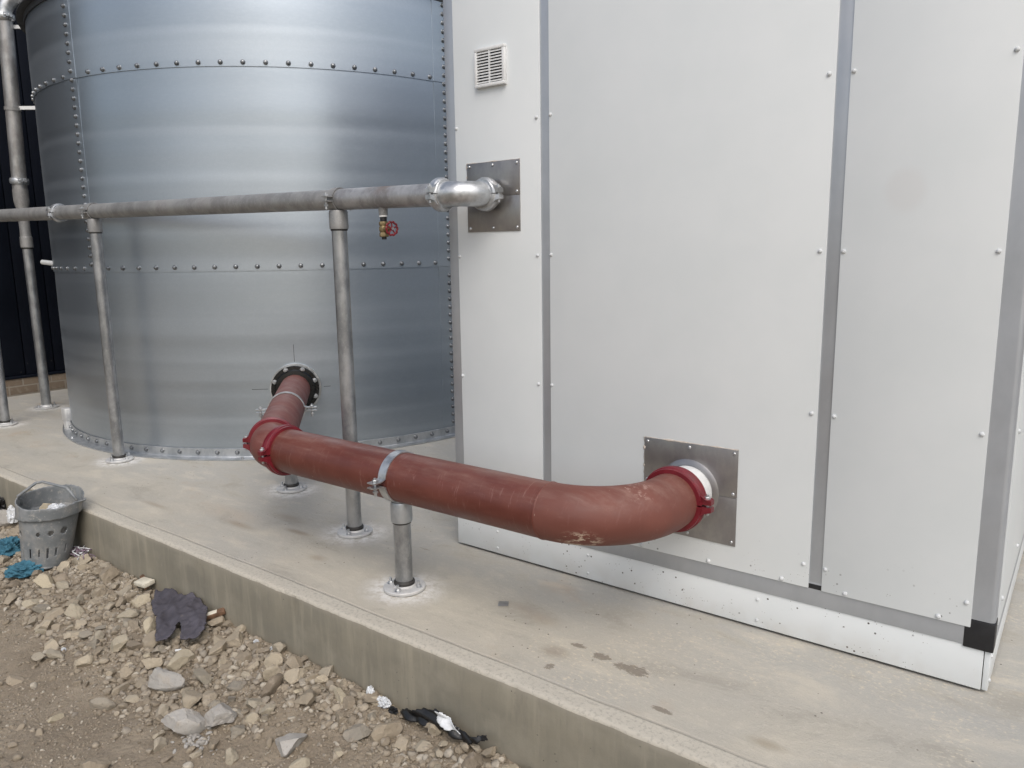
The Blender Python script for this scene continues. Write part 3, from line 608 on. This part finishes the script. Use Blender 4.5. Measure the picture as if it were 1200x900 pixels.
def arm(z):
    q = Vector((RX+.03, RY, z)); e = Vector((TC.x, TC.y, z))-q; e.normalize(); e2 = Vector((-e.y, e.x, 0)); mb = MB(); vs = []
    for t in (0, .42):
        for sx, sz in ((-.012, -.012), (.012, -.012), (.012, .012), (-.012, .012)): vs.append(q+e*t+e2*sx+Vector((0, 0, sz)))
    mb.add(vs, [(0,1,2,3), (7,6,5,4), (0,4,5,1), (1,5,6,2), (2,6,7,3), (3,7,4,0)]); mb.build('bracket_arm', M['white'], rz, sharp=30)
arm(2.235)
MB().lathe(pb+dv*.57, dv, [(.050, -.012), (.055, -.012), (.055, .012), (.050, .012)], 30, closed=True).build('pipe_band', M['galv'], rz)
arm(2.79)

BX, BY = -3.630, -.818
# ------------------------------------------------------------------ rubble
def rock(seed, sub=4, flat=.65, cuts=9, el=(1, 1)):
    rg = random.Random(seed); bm = bmesh.new(); bmesh.ops.create_icosphere(bm, subdivisions=sub, radius=1)
    for _ in range(cuts):
        d = Vector((rg.gauss(0,1), rg.gauss(0,1), rg.gauss(0,1))).normalized(); h = rg.uniform(.40, .80)
        for v in bm.verts:
            k = v.co.dot(d)-h
            if k > 0: v.co -= d*k
    o = Vector((seed*3.1, seed*1.7, 0))
    for v in bm.verts:
        v.co += v.co.normalized()*(noise.noise(v.co*1.6+o)*.07+noise.noise(v.co*4.5+o)*.05+noise.noise(v.co*11+o)*.02)
        v.co.x *= el[0]; v.co.y *= el[1]; v.co.z *= flat
    bm.verts.index_update(); vs = [v.co.copy() for v in bm.verts]; fs = [tuple(q.index for q in f.verts) for f in bm.faces]; bm.free()
    k = max(max(abs(v.x), abs(v.y)) for v in vs)
    return [v/k for v in vs], fs
def rock_mesh(seed, mat, **k):
    vs, fs = rock(seed, **k); me = bpy.data.meshes.new('stone'); me.from_pydata([tuple(v) for v in vs], [], fs); me.materials.append(mat)
    me.polygons.foreach_set('use_smooth', [True]*len(fs)); me.set_sharp_from_angle(angle=R(22)); return me
ROCKS = [rock_mesh(i+1, M['stone'], flat=random.uniform(.45, .75), cuts=random.randint(9, 16), el=(1, random.uniform(.62, .95))) for i in range(22)]
placed = []
KO = [(atz(px, py, -.24), r) for px, py, r in [(13,645,.075),(29,669,.08),(16,618,.05),(459,824,.035),(442,816,.02),(480,838,.05),(495,843,.05),(510,850,.05),(525,856,.05),(538,862,.05),(552,868,.05),(565,873,.04),(182,692,.04),(272,723,.05),(95,657,.04),(73,748,.015)]]
def keepout(x, y): return any((x-p.x)**2+(y-min(p.y, -.70))**2 < r*r for p, r in KO)
def stone(x, y, r, me, rot=None, label=None, sink=.28, name='stone', group='loose stones in the rubble', tilt=.25, sc=(1,1,1)):
    z = hgt(x, y); o = bpy.data.objects.new(name, me); COL.objects.link(o)
    o.rotation_euler = (random.uniform(-tilt, tilt), random.uniform(-tilt, tilt), random.uniform(0, 6.3) if rot is None else rot); o.scale = (r*sc[0], r*sc[1], r*sc[2])
    o.location = (x, y, z+r*.55*(1-sink*1.2)*sc[2]); placed.append((x, y, r*.85))
    tag(o, label or 'small dusty brown stone lying loose in the rubble below the slab edge', 'stone', group); return o
def pstone(px, py, w, **k):     # stone seen at this spot, w pixels across
    p = atz(px, py, -.265); r = w/2*(p-CAM).dot(fw)/F; y = min(p.y, -.675-r*.75); return stone(p.x, y, r, **k)
GREY = [rock_mesh(100+i, M['grey'], flat=[.42, .5, .6, .55][i], cuts=9, el=(1, [.5, .55, .8, .8][i])) for i in range(4)]
pstone(193, 806, 52, me=GREY[0], rot=.55, label='long flat slab of grey broken concrete, upper left of the three grey-edged chunks', tilt=.12, sc=(1,1,1.2))
pstone(215, 852, 54, me=GREY[1], rot=.7, label='lowest of the three grey broken concrete chunks, touching a patch of grey grit', tilt=.12, sc=(1,1,1.3))
pstone(258, 846, 44, me=GREY[2], rot=2.2, label='squarish chunk of pale grey broken concrete right of the two long chunks', tilt=.12)
pstone(338, 873, 42, me=GREY[3], rot=.4, label='lone grey angular stone on bare soil near the bottom edge of the photo', tilt=.08)
pstone(224, 822, 36, me=ROCKS[3], label='rounded tan stone tucked between the chunks of grey broken concrete', tilt=.1)
pstone(278, 858, 26, me=ROCKS[5], label='tan stone touching the right side of the squarish grey concrete chunk', tilt=.1)
pstone(444, 829, 28, me=ROCKS[7], label='flat brown stone in front of the crumpled white film by the slab', tilt=.1)
pstone(529, 845, 24, me=ROCKS[9], label='upright tan stone leaning on the slab behind the black plastic film', tilt=.2, sc=(1,1,1.6), sink=.1)
pstone(521, 861, 25, me=ROCKS[11], label='round brown stone in front of the middle of the black plastic film', tilt=.1)
pstone(66, 667, 21, me=ROCKS[2], label='round pale stone just in front of the grey bucket', tilt=.1)
pstone(92, 641, 26, me=ROCKS[4], label='brown stone between the grey bucket and the slab face', tilt=.1, sc=(1,1,1.2))
pstone(5, 621, 30, me=GREY[2], label='grey-brown block at the left edge of the photo under the crumpled white film', tilt=.15, sc=(1,1,1.2))
for px, py, w in [(54,699,19),(76,695,21),(95,735,17),(45,767,19),(116,750,18),(14,689,19),(136,696,16),(142,716,16),(130,720,14),(115,768,16),(260,741,25),(281,737,17),(278,764,26),(292,747,18),(322,791,26),(289,800,16),(239,756,15),
     (159,741,20),(215,783,36),(388,800,23),(367,810,19),(445,830,22),(554,880,24),(586,886,22),(602,889,16),(398,886,18),(346,793,22),(362,797,17),(4,660,16),(10,672,18),(230,770,14),(205,760,16),(188,768,15),(150,790,20),(165,800,18),
     (130,787,18),(300,770,22),(312,775,17),(330,775,18),(345,778,15),(355,788,18),(378,812,17),(392,820,15),(405,815,16),(418,822,15),(410,838,17),(425,800,14),(572,876,18),(540,888,15),(520,882,16),(500,848,14),(472,846,13),(485,855,12),(250,870,20),(270,885,22),(230,880,16)]:
    pstone(px, py, w, me=random.choice(ROCKS), tilt=.3)
N_IND = 300-len(placed)+12; tries = 0; cand = []
while len(cand) < 5000:
    x = random.uniform(-5.2, -.5); y = -.69-random.random()**1.25*.75; sm = soil_mask(x, y)
    if random.random() < sm*.93: continue
    if x > -1.75 and y < -.85 and random.random() < .75: continue
    px, py, zz = proj((x, y, -.27))
    if not (-60 < px < 720 and py < 960): continue
    cand.append((x, y, px, py))
sizes = sorted([.019+.032*random.random()**1.5 for _ in range(N_IND)], reverse=True); ci = 0
for r in sizes:
    while ci < len(cand):
        x, y, _, _ = cand[ci]; ci += 1
        if y > -.675-r*.8: continue
        if all((x-a)**2+(y-b)**2 > ((r+q)*.80)**2 for a, b, q in placed) and (x-BX)**2+(y-BY)**2 > .135**2 and not keepout(x, y):
            stone(x, y, r, random.choice(ROCKS), tilt=.5, sink=random.uniform(.25, .75)); break
# gravel and grit: one uncountable mass
def mass(name, count, rmin, rmax, pw, sub, region, label, mat, seed, keep=None):
    rg = random.Random(seed); protos = []
    for i in range(10):
        vs, fs = rock(500+seed*20+i, sub=sub, flat=rg.uniform(.5, .85), cuts=6, el=(1, rg.uniform(.6, 1)))
        protos.append((np.array([tuple(v) for v in vs]), np.array(fs)))
    V = []; Fc = []; A = []; n = 0; done = 0
    while done < count:
        x, y = region(rg)
        if (keep and not keep(x, y, rg)) or (x-BX)**2+(y-BY)**2 < .105**2 or (rmax > .01 and keepout(x, y)): continue
        px, py, zz = proj((x, y, -.27))
        if not (-150 < px < 850 and py < 1050) : continue
        r = rmin+(rmax-rmin)*rg.random()**pw; pv, pf = protos[rg.randrange(10)]
        a, b, c = rg.uniform(0, 6.3), rg.uniform(-.6, .6), rg.uniform(-.6, .6)
        Rm = np.array(Matrix.Rotation(a, 3, 'Z') @ Matrix.Rotation(b, 3, 'X') @ Matrix.Rotation(c, 3, 'Y'))
        if y > -.675-r: y = -.675-r
        V.append(pv@Rm.T*r+np.array([x, y, hgt(x, y)+r*.25])); Fc.append(pf+n); A.append(np.full(len(pv), rg.random())); n += len(pv); done += 1
    V = np.concatenate(V); Fc = np.concatenate(Fc); A = np.concatenate(A)
    me = bpy.data.meshes.new(name); me.vertices.add(len(V)); me.vertices.foreach_set('co', V.ravel()); me.loops.add(Fc.size); me.loops.foreach_set('vertex_index', Fc.ravel().astype(np.int32))
    me.polygons.add(len(Fc)); me.polygons.foreach_set('loop_start', (np.arange(len(Fc))*3).astype(np.int32)); me.materials.append(mat)
    at = me.attributes.new('rnd', 'FLOAT', 'POINT'); at.data.foreach_set('value', A); me.update(calc_edges=True); me.validate()
    o = bpy.data.objects.new(name, me); COL.objects.link(o); return tag(o, label, 'gravel', kind='stuff')
band = lambda rg: (rg.uniform(-5.3, -.45), -.678-rg.random()**1.2*.85)
def kp(x, y, rg): return rg.random() > soil_mask(x, y)*.95 and not (x > -1.75 and y < -.86 and rg.random() < .6)
mass('gravel', 11000, .0035, .019, 2.3, 2, band, 'dusty brown gravel and small broken stones filling the gaps between the larger stones', M['gravel'], 3, kp)
wide = lambda rg: (rg.uniform(-4.8, -.5), rg.uniform(-2.0, -.68))
mass('grit', 20000, .0012, .0062, 2.6, 1, wide, 'fine brown grit scattered over the bare trodden soil', M['gravel'], 5, lambda x, y, rg: rg.random() < (.28+.72*(noise.noise(Vector((x*3, y*3, 9))) > -.05)))
gp = atz(228, 868, -.28)
mass('grey_grit', 60, .004, .013, 1.3, 2, lambda rg: (gp.x+rg.gauss(0, .045), gp.y+rg.gauss(0, .022)), 'small patch of broken grey concrete crumbs below the grey chunks', M['grey'], 8)

# ------------------------------------------------------------------ bucket and litter
BC = Vector((BX, BY, 0)); bz = -.240; BH = .315
bk = empty('bucket', (BC.x, BC.y, bz), 'battered grey plastic basket bucket with holes and slots, standing on rubble against the slab', 'bucket')
mb = MB(); NA, NH = 240, 60; toCam = math.atan2(CAM.y-BC.y, CAM.x-BC.x)
def br(h): return (.098+.031*h/BH) if h < BH*.76 else .134+.004*(h/BH-.76)*4
def rimh(a):
    d = (a-toCam+PI) % (2*PI)-PI
    return BH*(1+.055*math.cos(d-PI)+.012*math.sin(3*d+1)-.03*math.exp(-((d-.15)/.35)**2)+.02*noise.noise(Vector((a*2.2,1,1)))+.012*noise.noise(Vector((a*9,4,1))))
for i in range(NA):
    a = 2*PI*i/NA; top = rimh(a)
    for j in range(NH+1):
        h = top*j/NH; r = br(h)*(1+.03*math.sin(2*a+1)+.012*math.sin(3*a)); lean = .055*(h/BH); r += (.022*math.exp(-((a-R(37))/.12)**2) if h > BH*.93 else 0)
        mb.v.append((BC.x+r*math.cos(a)+lean*.796, BC.y+r*math.sin(a)+lean*.604, bz+h))
def hole(a, h):
    d = math.degrees((a-toCam+PI) % (2*PI)-PI)
    for k in range(-7, 8):
        c0 = k*26+2
        if h > 0 and k in (-3, -1, 0, 1, 3) and ((d-c0)*.0024)**2+(h-.175-.006*math.sin(k*3))**2 < (.013+.003*math.sin(k*2))**2: return True
        if abs((d-(k*21-2+3*math.sin(k*5)))*.0022) < .0036 and .055+.006*(k % 3) < h < .105-.007*(k % 2): return True
    return False
for i in range(NA):
    for j in range(NH):
        a = 2*PI*(i+.5)/NA
        if hole(a, rimh(a)*(j+.5)/NH): continue
        i2 = (i+1) % NA; mb.f.append((i*(NH+1)+j, i2*(NH+1)+j, i2*(NH+1)+j+1, i*(NH+1)+j+1)); mb.m.append(0)
body = mb.build('body', M['bucket'], bk, sharp=180); sm = body.modifiers.new('s', 'SOLIDIFY'); sm.thickness = .005
MB().lathe((BC.x, BC.y, bz), (0,0,1), [(0, .001), (.099, .001), (.102, .006), (.100, .014), (.094, .016), (0, .012)], 48).build('base', M['bucket'], bk)
rh = Vector((.796, .604, 0)); fh = Vector((-.604, .796, 0)); C0 = Vector((BC.x+.044, BC.y+.033, bz+BH))
hp = [C0-rh*.138+Vector((0,0,-.035)), C0-rh*.136+Vector((0,0,-.005)), C0-rh*.13+fh*-.03+Vector((0,0,.014)), C0-rh*.085+fh*.04+Vector((0,0,.055)), C0-rh*.06+fh*.05+Vector((0,0,.058)), C0+rh*.06+fh*.03+Vector((0,0,.034)), C0+rh*.09+fh*.01+Vector((0,0,.018)), C0+rh*.12+fh*.0+Vector((0,0,-.02))]
mb = MB(); mb.tube(hp, .0065, 10); mb.build('handle', M['bucket'], bk, sharp=180)
hm = M['bucket']
def crumple(name, c, sx, sy, sz, seed, mat, label, cat='litter', rot=0, group=None, lift=0, z=None):
    bm = bmesh.new(); bmesh.ops.create_icosphere(bm, subdivisions=5, radius=1); o = Vector((seed*5.3, seed, 0)); vs = []
    for v in bm.verts:
        p = v.co.copy(); rd = 1-abs(noise.noise(p*1.9+o))*.9+.25*(1-2*abs(noise.noise(p*4.3+o)))+.1*noise.noise(p*9+o); p = p*rd*.85
        p = Vector((p.x*sx, p.y*sy, max(p.z, -.35)*sz)); p.rotate(Matrix.Rotation(rot, 3, 'Z')); vs.append(p)
    fs = [tuple(q.index for q in f.verts) for f in bm.faces]; bm.free(); zz = hgt(c[0], c[1]) if z is None else z
    mb = MB(); mb.add([Vector((c[0], c[1], zz+lift+.55*sz))+p for p in vs], fs)
    return tag(mb.build(name, mat, loc=(c[0], c[1], zz), sharp=50), label, cat, group)
def at(px, py, z=-.235): p = atz(px, py, z); return (p.x, min(p.y, -.70))
crumple('plastic_scrap', at(13, 645), .075, .06, .06, 3, M['bluepl'], 'crumpled blue plastic scrap, the upper one beside the left side of the bucket', rot=.4, group='blue plastic scraps')
crumple('plastic_scrap', at(29, 669), .085, .05, .045, 5, M['bluepl'], 'flatter crumpled blue plastic scrap lying in front of the bucket foot', rot=.9, group='blue plastic scraps')
crumple('crumpled_film', at(16, 618), .03, .022, .07, 8, M['whitepl'], 'crumpled white film between the left edge of the photo and the bucket', rot=.4, lift=.02)
crumple('crumpled_film', at(1, 607), .035, .03, .06, 9, M['blackpl'], 'crumpled black film cut by the left edge of the photo', rot=.4, lift=.03)
crumple('crumpled_paper', (BC.x+.035, BC.y+.055), .055, .045, .04, 11, M['whitepl'], 'crumpled pale paper lying inside the grey bucket', z=bz+.215)
stone(BC.x-.03, BC.y+.05, .055, ROCKS[6], label='dusty stone lying inside the grey bucket'); bpy.context.scene.collection.objects[-1].location.z = bz+.225
crumple('crumpled_film', at(457, 822), .030, .016, .022, 14, M['whitepl'], 'small crumpled white film, right next to the left end of the black plastic film', rot=.1)
crumple('crumpled_film', at(442, 815), .016, .012, .03, 15, M['whitepl'], 'small scrap of white film standing up against the slab, left of the other white scrap', rot=.1)
crumple('crumpled_film', at(466, 829), .018, .012, .014, 16, M['blackpl'], 'tiny crumpled black film between the white scraps and the long black film', rot=.1)
crumple('paper_scrap', at(73, 748), .012, .009, .007, 18, M['whitepl'], 'tiny white paper scrap on the soil near the left edge of the photo', rot=.1)
crumple('paper_scrap', at(304, 752), .014, .010, .010, 19, M['whitepl'], 'small bluish white scrap by the slab foot, right of the charcoal cloth', rot=.1)
crumple('paper_scrap', at(330, 757), .012, .008, .014, 20, M['whitepl'], 'small pale scrap standing against the slab foot above the flat stones', rot=.1)
# striped rag
mb = MB(); c = at(95, 657)
for k in range(26):
    a = random.uniform(0, 6.3); q = [Vector((c[0]+random.gauss(0, .03), c[1]+random.gauss(0, .014), hgt(*c)+.02+random.uniform(0, .02)))]
    for s_ in range(6): a += random.uniform(-.6, .6); q.append(q[-1]+Vector((math.cos(a)*.018, math.sin(a)*.010, random.uniform(-.006, .004))))
    mb.tube(q, .0028, 6)
tag(mb.build('tangled_string', [M['striped'], M['whitepl']], loc=(c[0], c[1], hgt(*c)), sharp=180), 'tangle of purple and white string on the stones right of the bucket', 'string')
for i, p in enumerate(bpy.data.objects['tangled_string'].data.polygons): p.material_index = int((i//38) % 3 == 0)
# sheets with an outline, thickness and folds
def sheet(name, pts, mat, label, cat, zf, cell=.006, th=.003, zplane=-.232, scale=1):
    P = [atz(x, y, zplane) for x, y in pts]; P = [Vector((p.x, min(p.y, -.684), 0)) for p in P]
    def inside(x, y):
        c = False; j = len(P)-1
        for i in range(len(P)):
            if (P[i].y > y) != (P[j].y > y) and x < (P[j].x-P[i].x)*(y-P[i].y)/(P[j].y-P[i].y)+P[i].x: c = not c
            j = i
        return c
    x0, x1 = min(p.x for p in P), max(p.x for p in P); y0, y1 = min(p.y for p in P), max(p.y for p in P)
    nx, ny = int((x1-x0)/cell)+2, int((y1-y0)/cell)+2; idx = {}; mb = MB()
    def vid(i, j):
        if (i, j) not in idx:
            x, y = x0+i*cell, y0+j*cell; idx[i, j] = len(mb.v); mb.v.append((x, y, zf(x, y)))
        return idx[i, j]
    for i in range(nx):
        for j in range(ny):
            if inside(x0+(i+.5)*cell, y0+(j+.5)*cell): mb.f.append((vid(i, j), vid(i+1, j), vid(i+1, j+1), vid(i, j+1))); mb.m.append(0)
    c = Vector(((x0+x1)/2, (y0+y1)/2, hgt((x0+x1)/2, (y0+y1)/2))); o = mb.build(name, mat, loc=c, sharp=180)
    s1 = o.modifiers.new('c', 'CORRECTIVE_SMOOTH') if False else o.modifiers.new('sm', 'SMOOTH'); s1.iterations = 2
    s2 = o.modifiers.new('so', 'SOLIDIFY'); s2.thickness = th; return tag(o, label, cat)
Zc = lambda a, b: (160+a/8.571, 670+b/8.571)
def fold(x, y):
    w = 1-abs(noise.noise(Vector((x*11+y*7, y*5, 2))))*2; w2 = 1-abs(noise.noise(Vector((x*26, y*16+x*6, 5))))*2
    return hgt(x, y)+.042+.011*w+.015*w2
sheet('discarded_cloth', [Zc(*p) for p in [(205,250),(330,238),(430,265),(560,290),(650,345),(722,440),(700,560),(690,640),(600,695),(440,708),(452,600),(440,560),(400,575),(372,640),(300,690),(195,705),(188,640),(205,500),(165,450),(150,350),(175,280)]],
      M['charcoal'], 'rumpled charcoal cloth thrown on the rubble against the foot of the slab', 'cloth', fold, .005, .004, -.205)
Zs = lambda a, b: (430+a/7.5, 790+b/7.5)
def wall_sheet(name, pts, mat, label, cat, yp, fold, cell, th):      # film leaning on the slab foot
    P = []
    for x, y in pts:
        d = fw*F+rt*(x-600)-up*(y-450); p = CAM+d*((yp-CAM.y)/d.y); P.append((p.x, p.z))
    def inside(x, z):
        c = False; j = len(P)-1
        for i in range(len(P)):
            if (P[i][1] > z) != (P[j][1] > z) and x < (P[j][0]-P[i][0])*(z-P[i][1])/(P[j][1]-P[i][1])+P[i][0]: c = not c
            j = i
        return c
    x0, x1 = min(p[0] for p in P), max(p[0] for p in P); z0, z1 = min(p[1] for p in P), max(p[1] for p in P); idx = {}; mb = MB()
    def vid(i, j):
        if (i, j) not in idx:
            x, z = x0+i*cell, z0+j*cell; idx[i, j] = len(mb.v); mb.v.append((x, yp-(z1-z)*.25+fold(x, z), z))
        return idx[i, j]
    for i in range(int((x1-x0)/cell)+2):
        for j in range(int((z1-z0)/cell)+2):
            if inside(x0+(i+.5)*cell, z0+(j+.5)*cell): mb.f.append((vid(i, j), vid(i, j+1), vid(i+1, j+1), vid(i+1, j))); mb.m.append(0)
    o = mb.build(name, mat, loc=((x0+x1)/2, yp, z0), sharp=180); s2 = o.modifiers.new('so', 'SOLIDIFY'); s2.thickness = th; o.modifiers.new('sm', 'SMOOTH').iterations = 2; return tag(o, label, cat)
ff = lambda x, z: .012*(1-abs(noise.noise(Vector((x*12, z*34+x*9, 1))))*2)
wall_sheet('plastic_film', [Zs(*p) for p in [(300,330),(320,300),(430,300),(600,322),(720,410),(835,508),(960,550),(1040,545),(1058,590),(900,612),(840,575),(700,500),(600,470),(450,410),(330,365)]], M['blackpl'], 'long twisted strip of shiny black plastic film lying along the slab foot', 'plastic film', -.705, ff, .004, .002)
wall_sheet('plastic_film', [Zs(*p) for p in [(596,325),(655,340),(750,425),(842,518),(720,478),(622,410)]], M['whitepl'], 'white strip of plastic film lying on top of the long black film', 'plastic film', -.716, ff, .003, .002)
# small solids
def chip(name, px, py, l, w, h, rot, mat, label, cat, z=None, tilt=(0, 0)):
    p = atz(px, py, -.25 if z is None else z); zz = hgt(p.x, p.y)+.028 if z is None else z
    mb = MB(); mb.bbox(-l/2, l/2, -w/2, w/2, 0, h, min(h, w)*.15)
    o = mb.build(name, mat); o.location = (p.x, min(p.y, -.675-w/2-.01) if z is None else p.y, zz); o.rotation_euler = (*tilt, rot); return tag(o, label, cat)
chip('insulation_block', 182, 692, .075, .05, .018, .1, M['cream'], 'small cream block lying flat just above the charcoal cloth', 'block', tilt=(.1, -.05))
chip('wood_offcut', 273, 727, .075, .026, .018, .85, M['wood'], 'short brown wood offcut with a pale face, right of the charcoal cloth', 'wood offcut', tilt=(.25, -.25))
ow = bpy.data.objects['wood_offcut']; mb = MB(); mb.bbox(-.040, .008, -.010, .010, .0175, .0195, .0005); ROOT[ow] = Vector(); pf = mb.build('pale_face', M['cream'], ow)
chip('wood_offcut', 192, 685, .12, .02, .010, -.35, M['wood'], 'thin brown stick lying between the cream block and the slab', 'wood offcut', tilt=(.5, .1))
chip('cigarette_end', 210, 772, .022, .006, .006, .9, M['white'], 'short white cigarette end on the rubble below the charcoal cloth', 'cigarette end')
chip('metal_shim', 590, 707.5, .034, .034, .0012, .6, M['steel'], 'small square grey metal shim lying on the slab in front of the cabin', 'shim', z=.0015)
for k, (px, py, a) in enumerate([(97, 596, .1), (116, 497, .0)][:0]): pass

# ------------------------------------------------------------------ light
W = bpy.data.worlds.new('World'); S.world = W; W.use_nodes = True; nt = W.node_tree; N = nt.nodes
sky = N.new('ShaderNodeTexSky'); sky.sky_type = 'NISHITA'; sky.sun_disc = False
EL, AZ = R(50), math.atan2(.72, -.69)       # azimuth measured from +Y towards +X
sky.sun_elevation = EL; sky.sun_rotation = AZ; sky.air_density = 1.2; sky.dust_density = 4; sky.ozone_density = 1
hs = N.new('ShaderNodeHueSaturation'); hs.inputs['Saturation'].default_value = .72; nt.links.new(sky.outputs[0], hs.inputs['Color'])
tc = N.new('ShaderNodeTexCoord'); mp = N.new('ShaderNodeMapping'); mp.inputs['Scale'].default_value = (1, 1, 2.6); nt.links.new(tc.outputs['Generated'], mp.inputs[0])
cn = N.new('ShaderNodeTexNoise'); cn.inputs['Scale'].default_value = 2.2; cn.inputs['Detail'].default_value = 5; nt.links.new(mp.outputs[0], cn.inputs['Vector'])
mr = N.new('ShaderNodeMapRange'); mr.inputs[1].default_value = .3; mr.inputs[2].default_value = .7; mr.inputs[3].default_value = .65; mr.inputs[4].default_value = 1.45; nt.links.new(cn.outputs['Fac'], mr.inputs[0])
mx = N.new('ShaderNodeVectorMath'); mx.operation = 'SCALE'; nt.links.new(hs.outputs[0], mx.inputs[0]); nt.links.new(mr.outputs[0], mx.inputs['Scale'])
bg = N['Background']; bg.inputs[1].default_value = .135; nt.links.new(mx.outputs[0], bg.inputs[0])
sl = bpy.data.lights.new('sun', 'SUN'); sl.energy = .9; sl.angle = R(38); sl.color = (1, .985, .965); so = bpy.data.objects.new('sun', sl); COL.objects.link(so)
sd = Vector((math.sin(AZ)*math.cos(EL), math.cos(AZ)*math.cos(EL), math.sin(EL))); so.rotation_euler = sd.to_track_quat('Z', 'Y').to_euler(); so.location = sd*20
vs = S.view_settings; vs.view_transform = 'Standard'; vs.look = 'None'; vs.gamma = 1; vs.use_curve_mapping = False; vs.exposure = 0.16
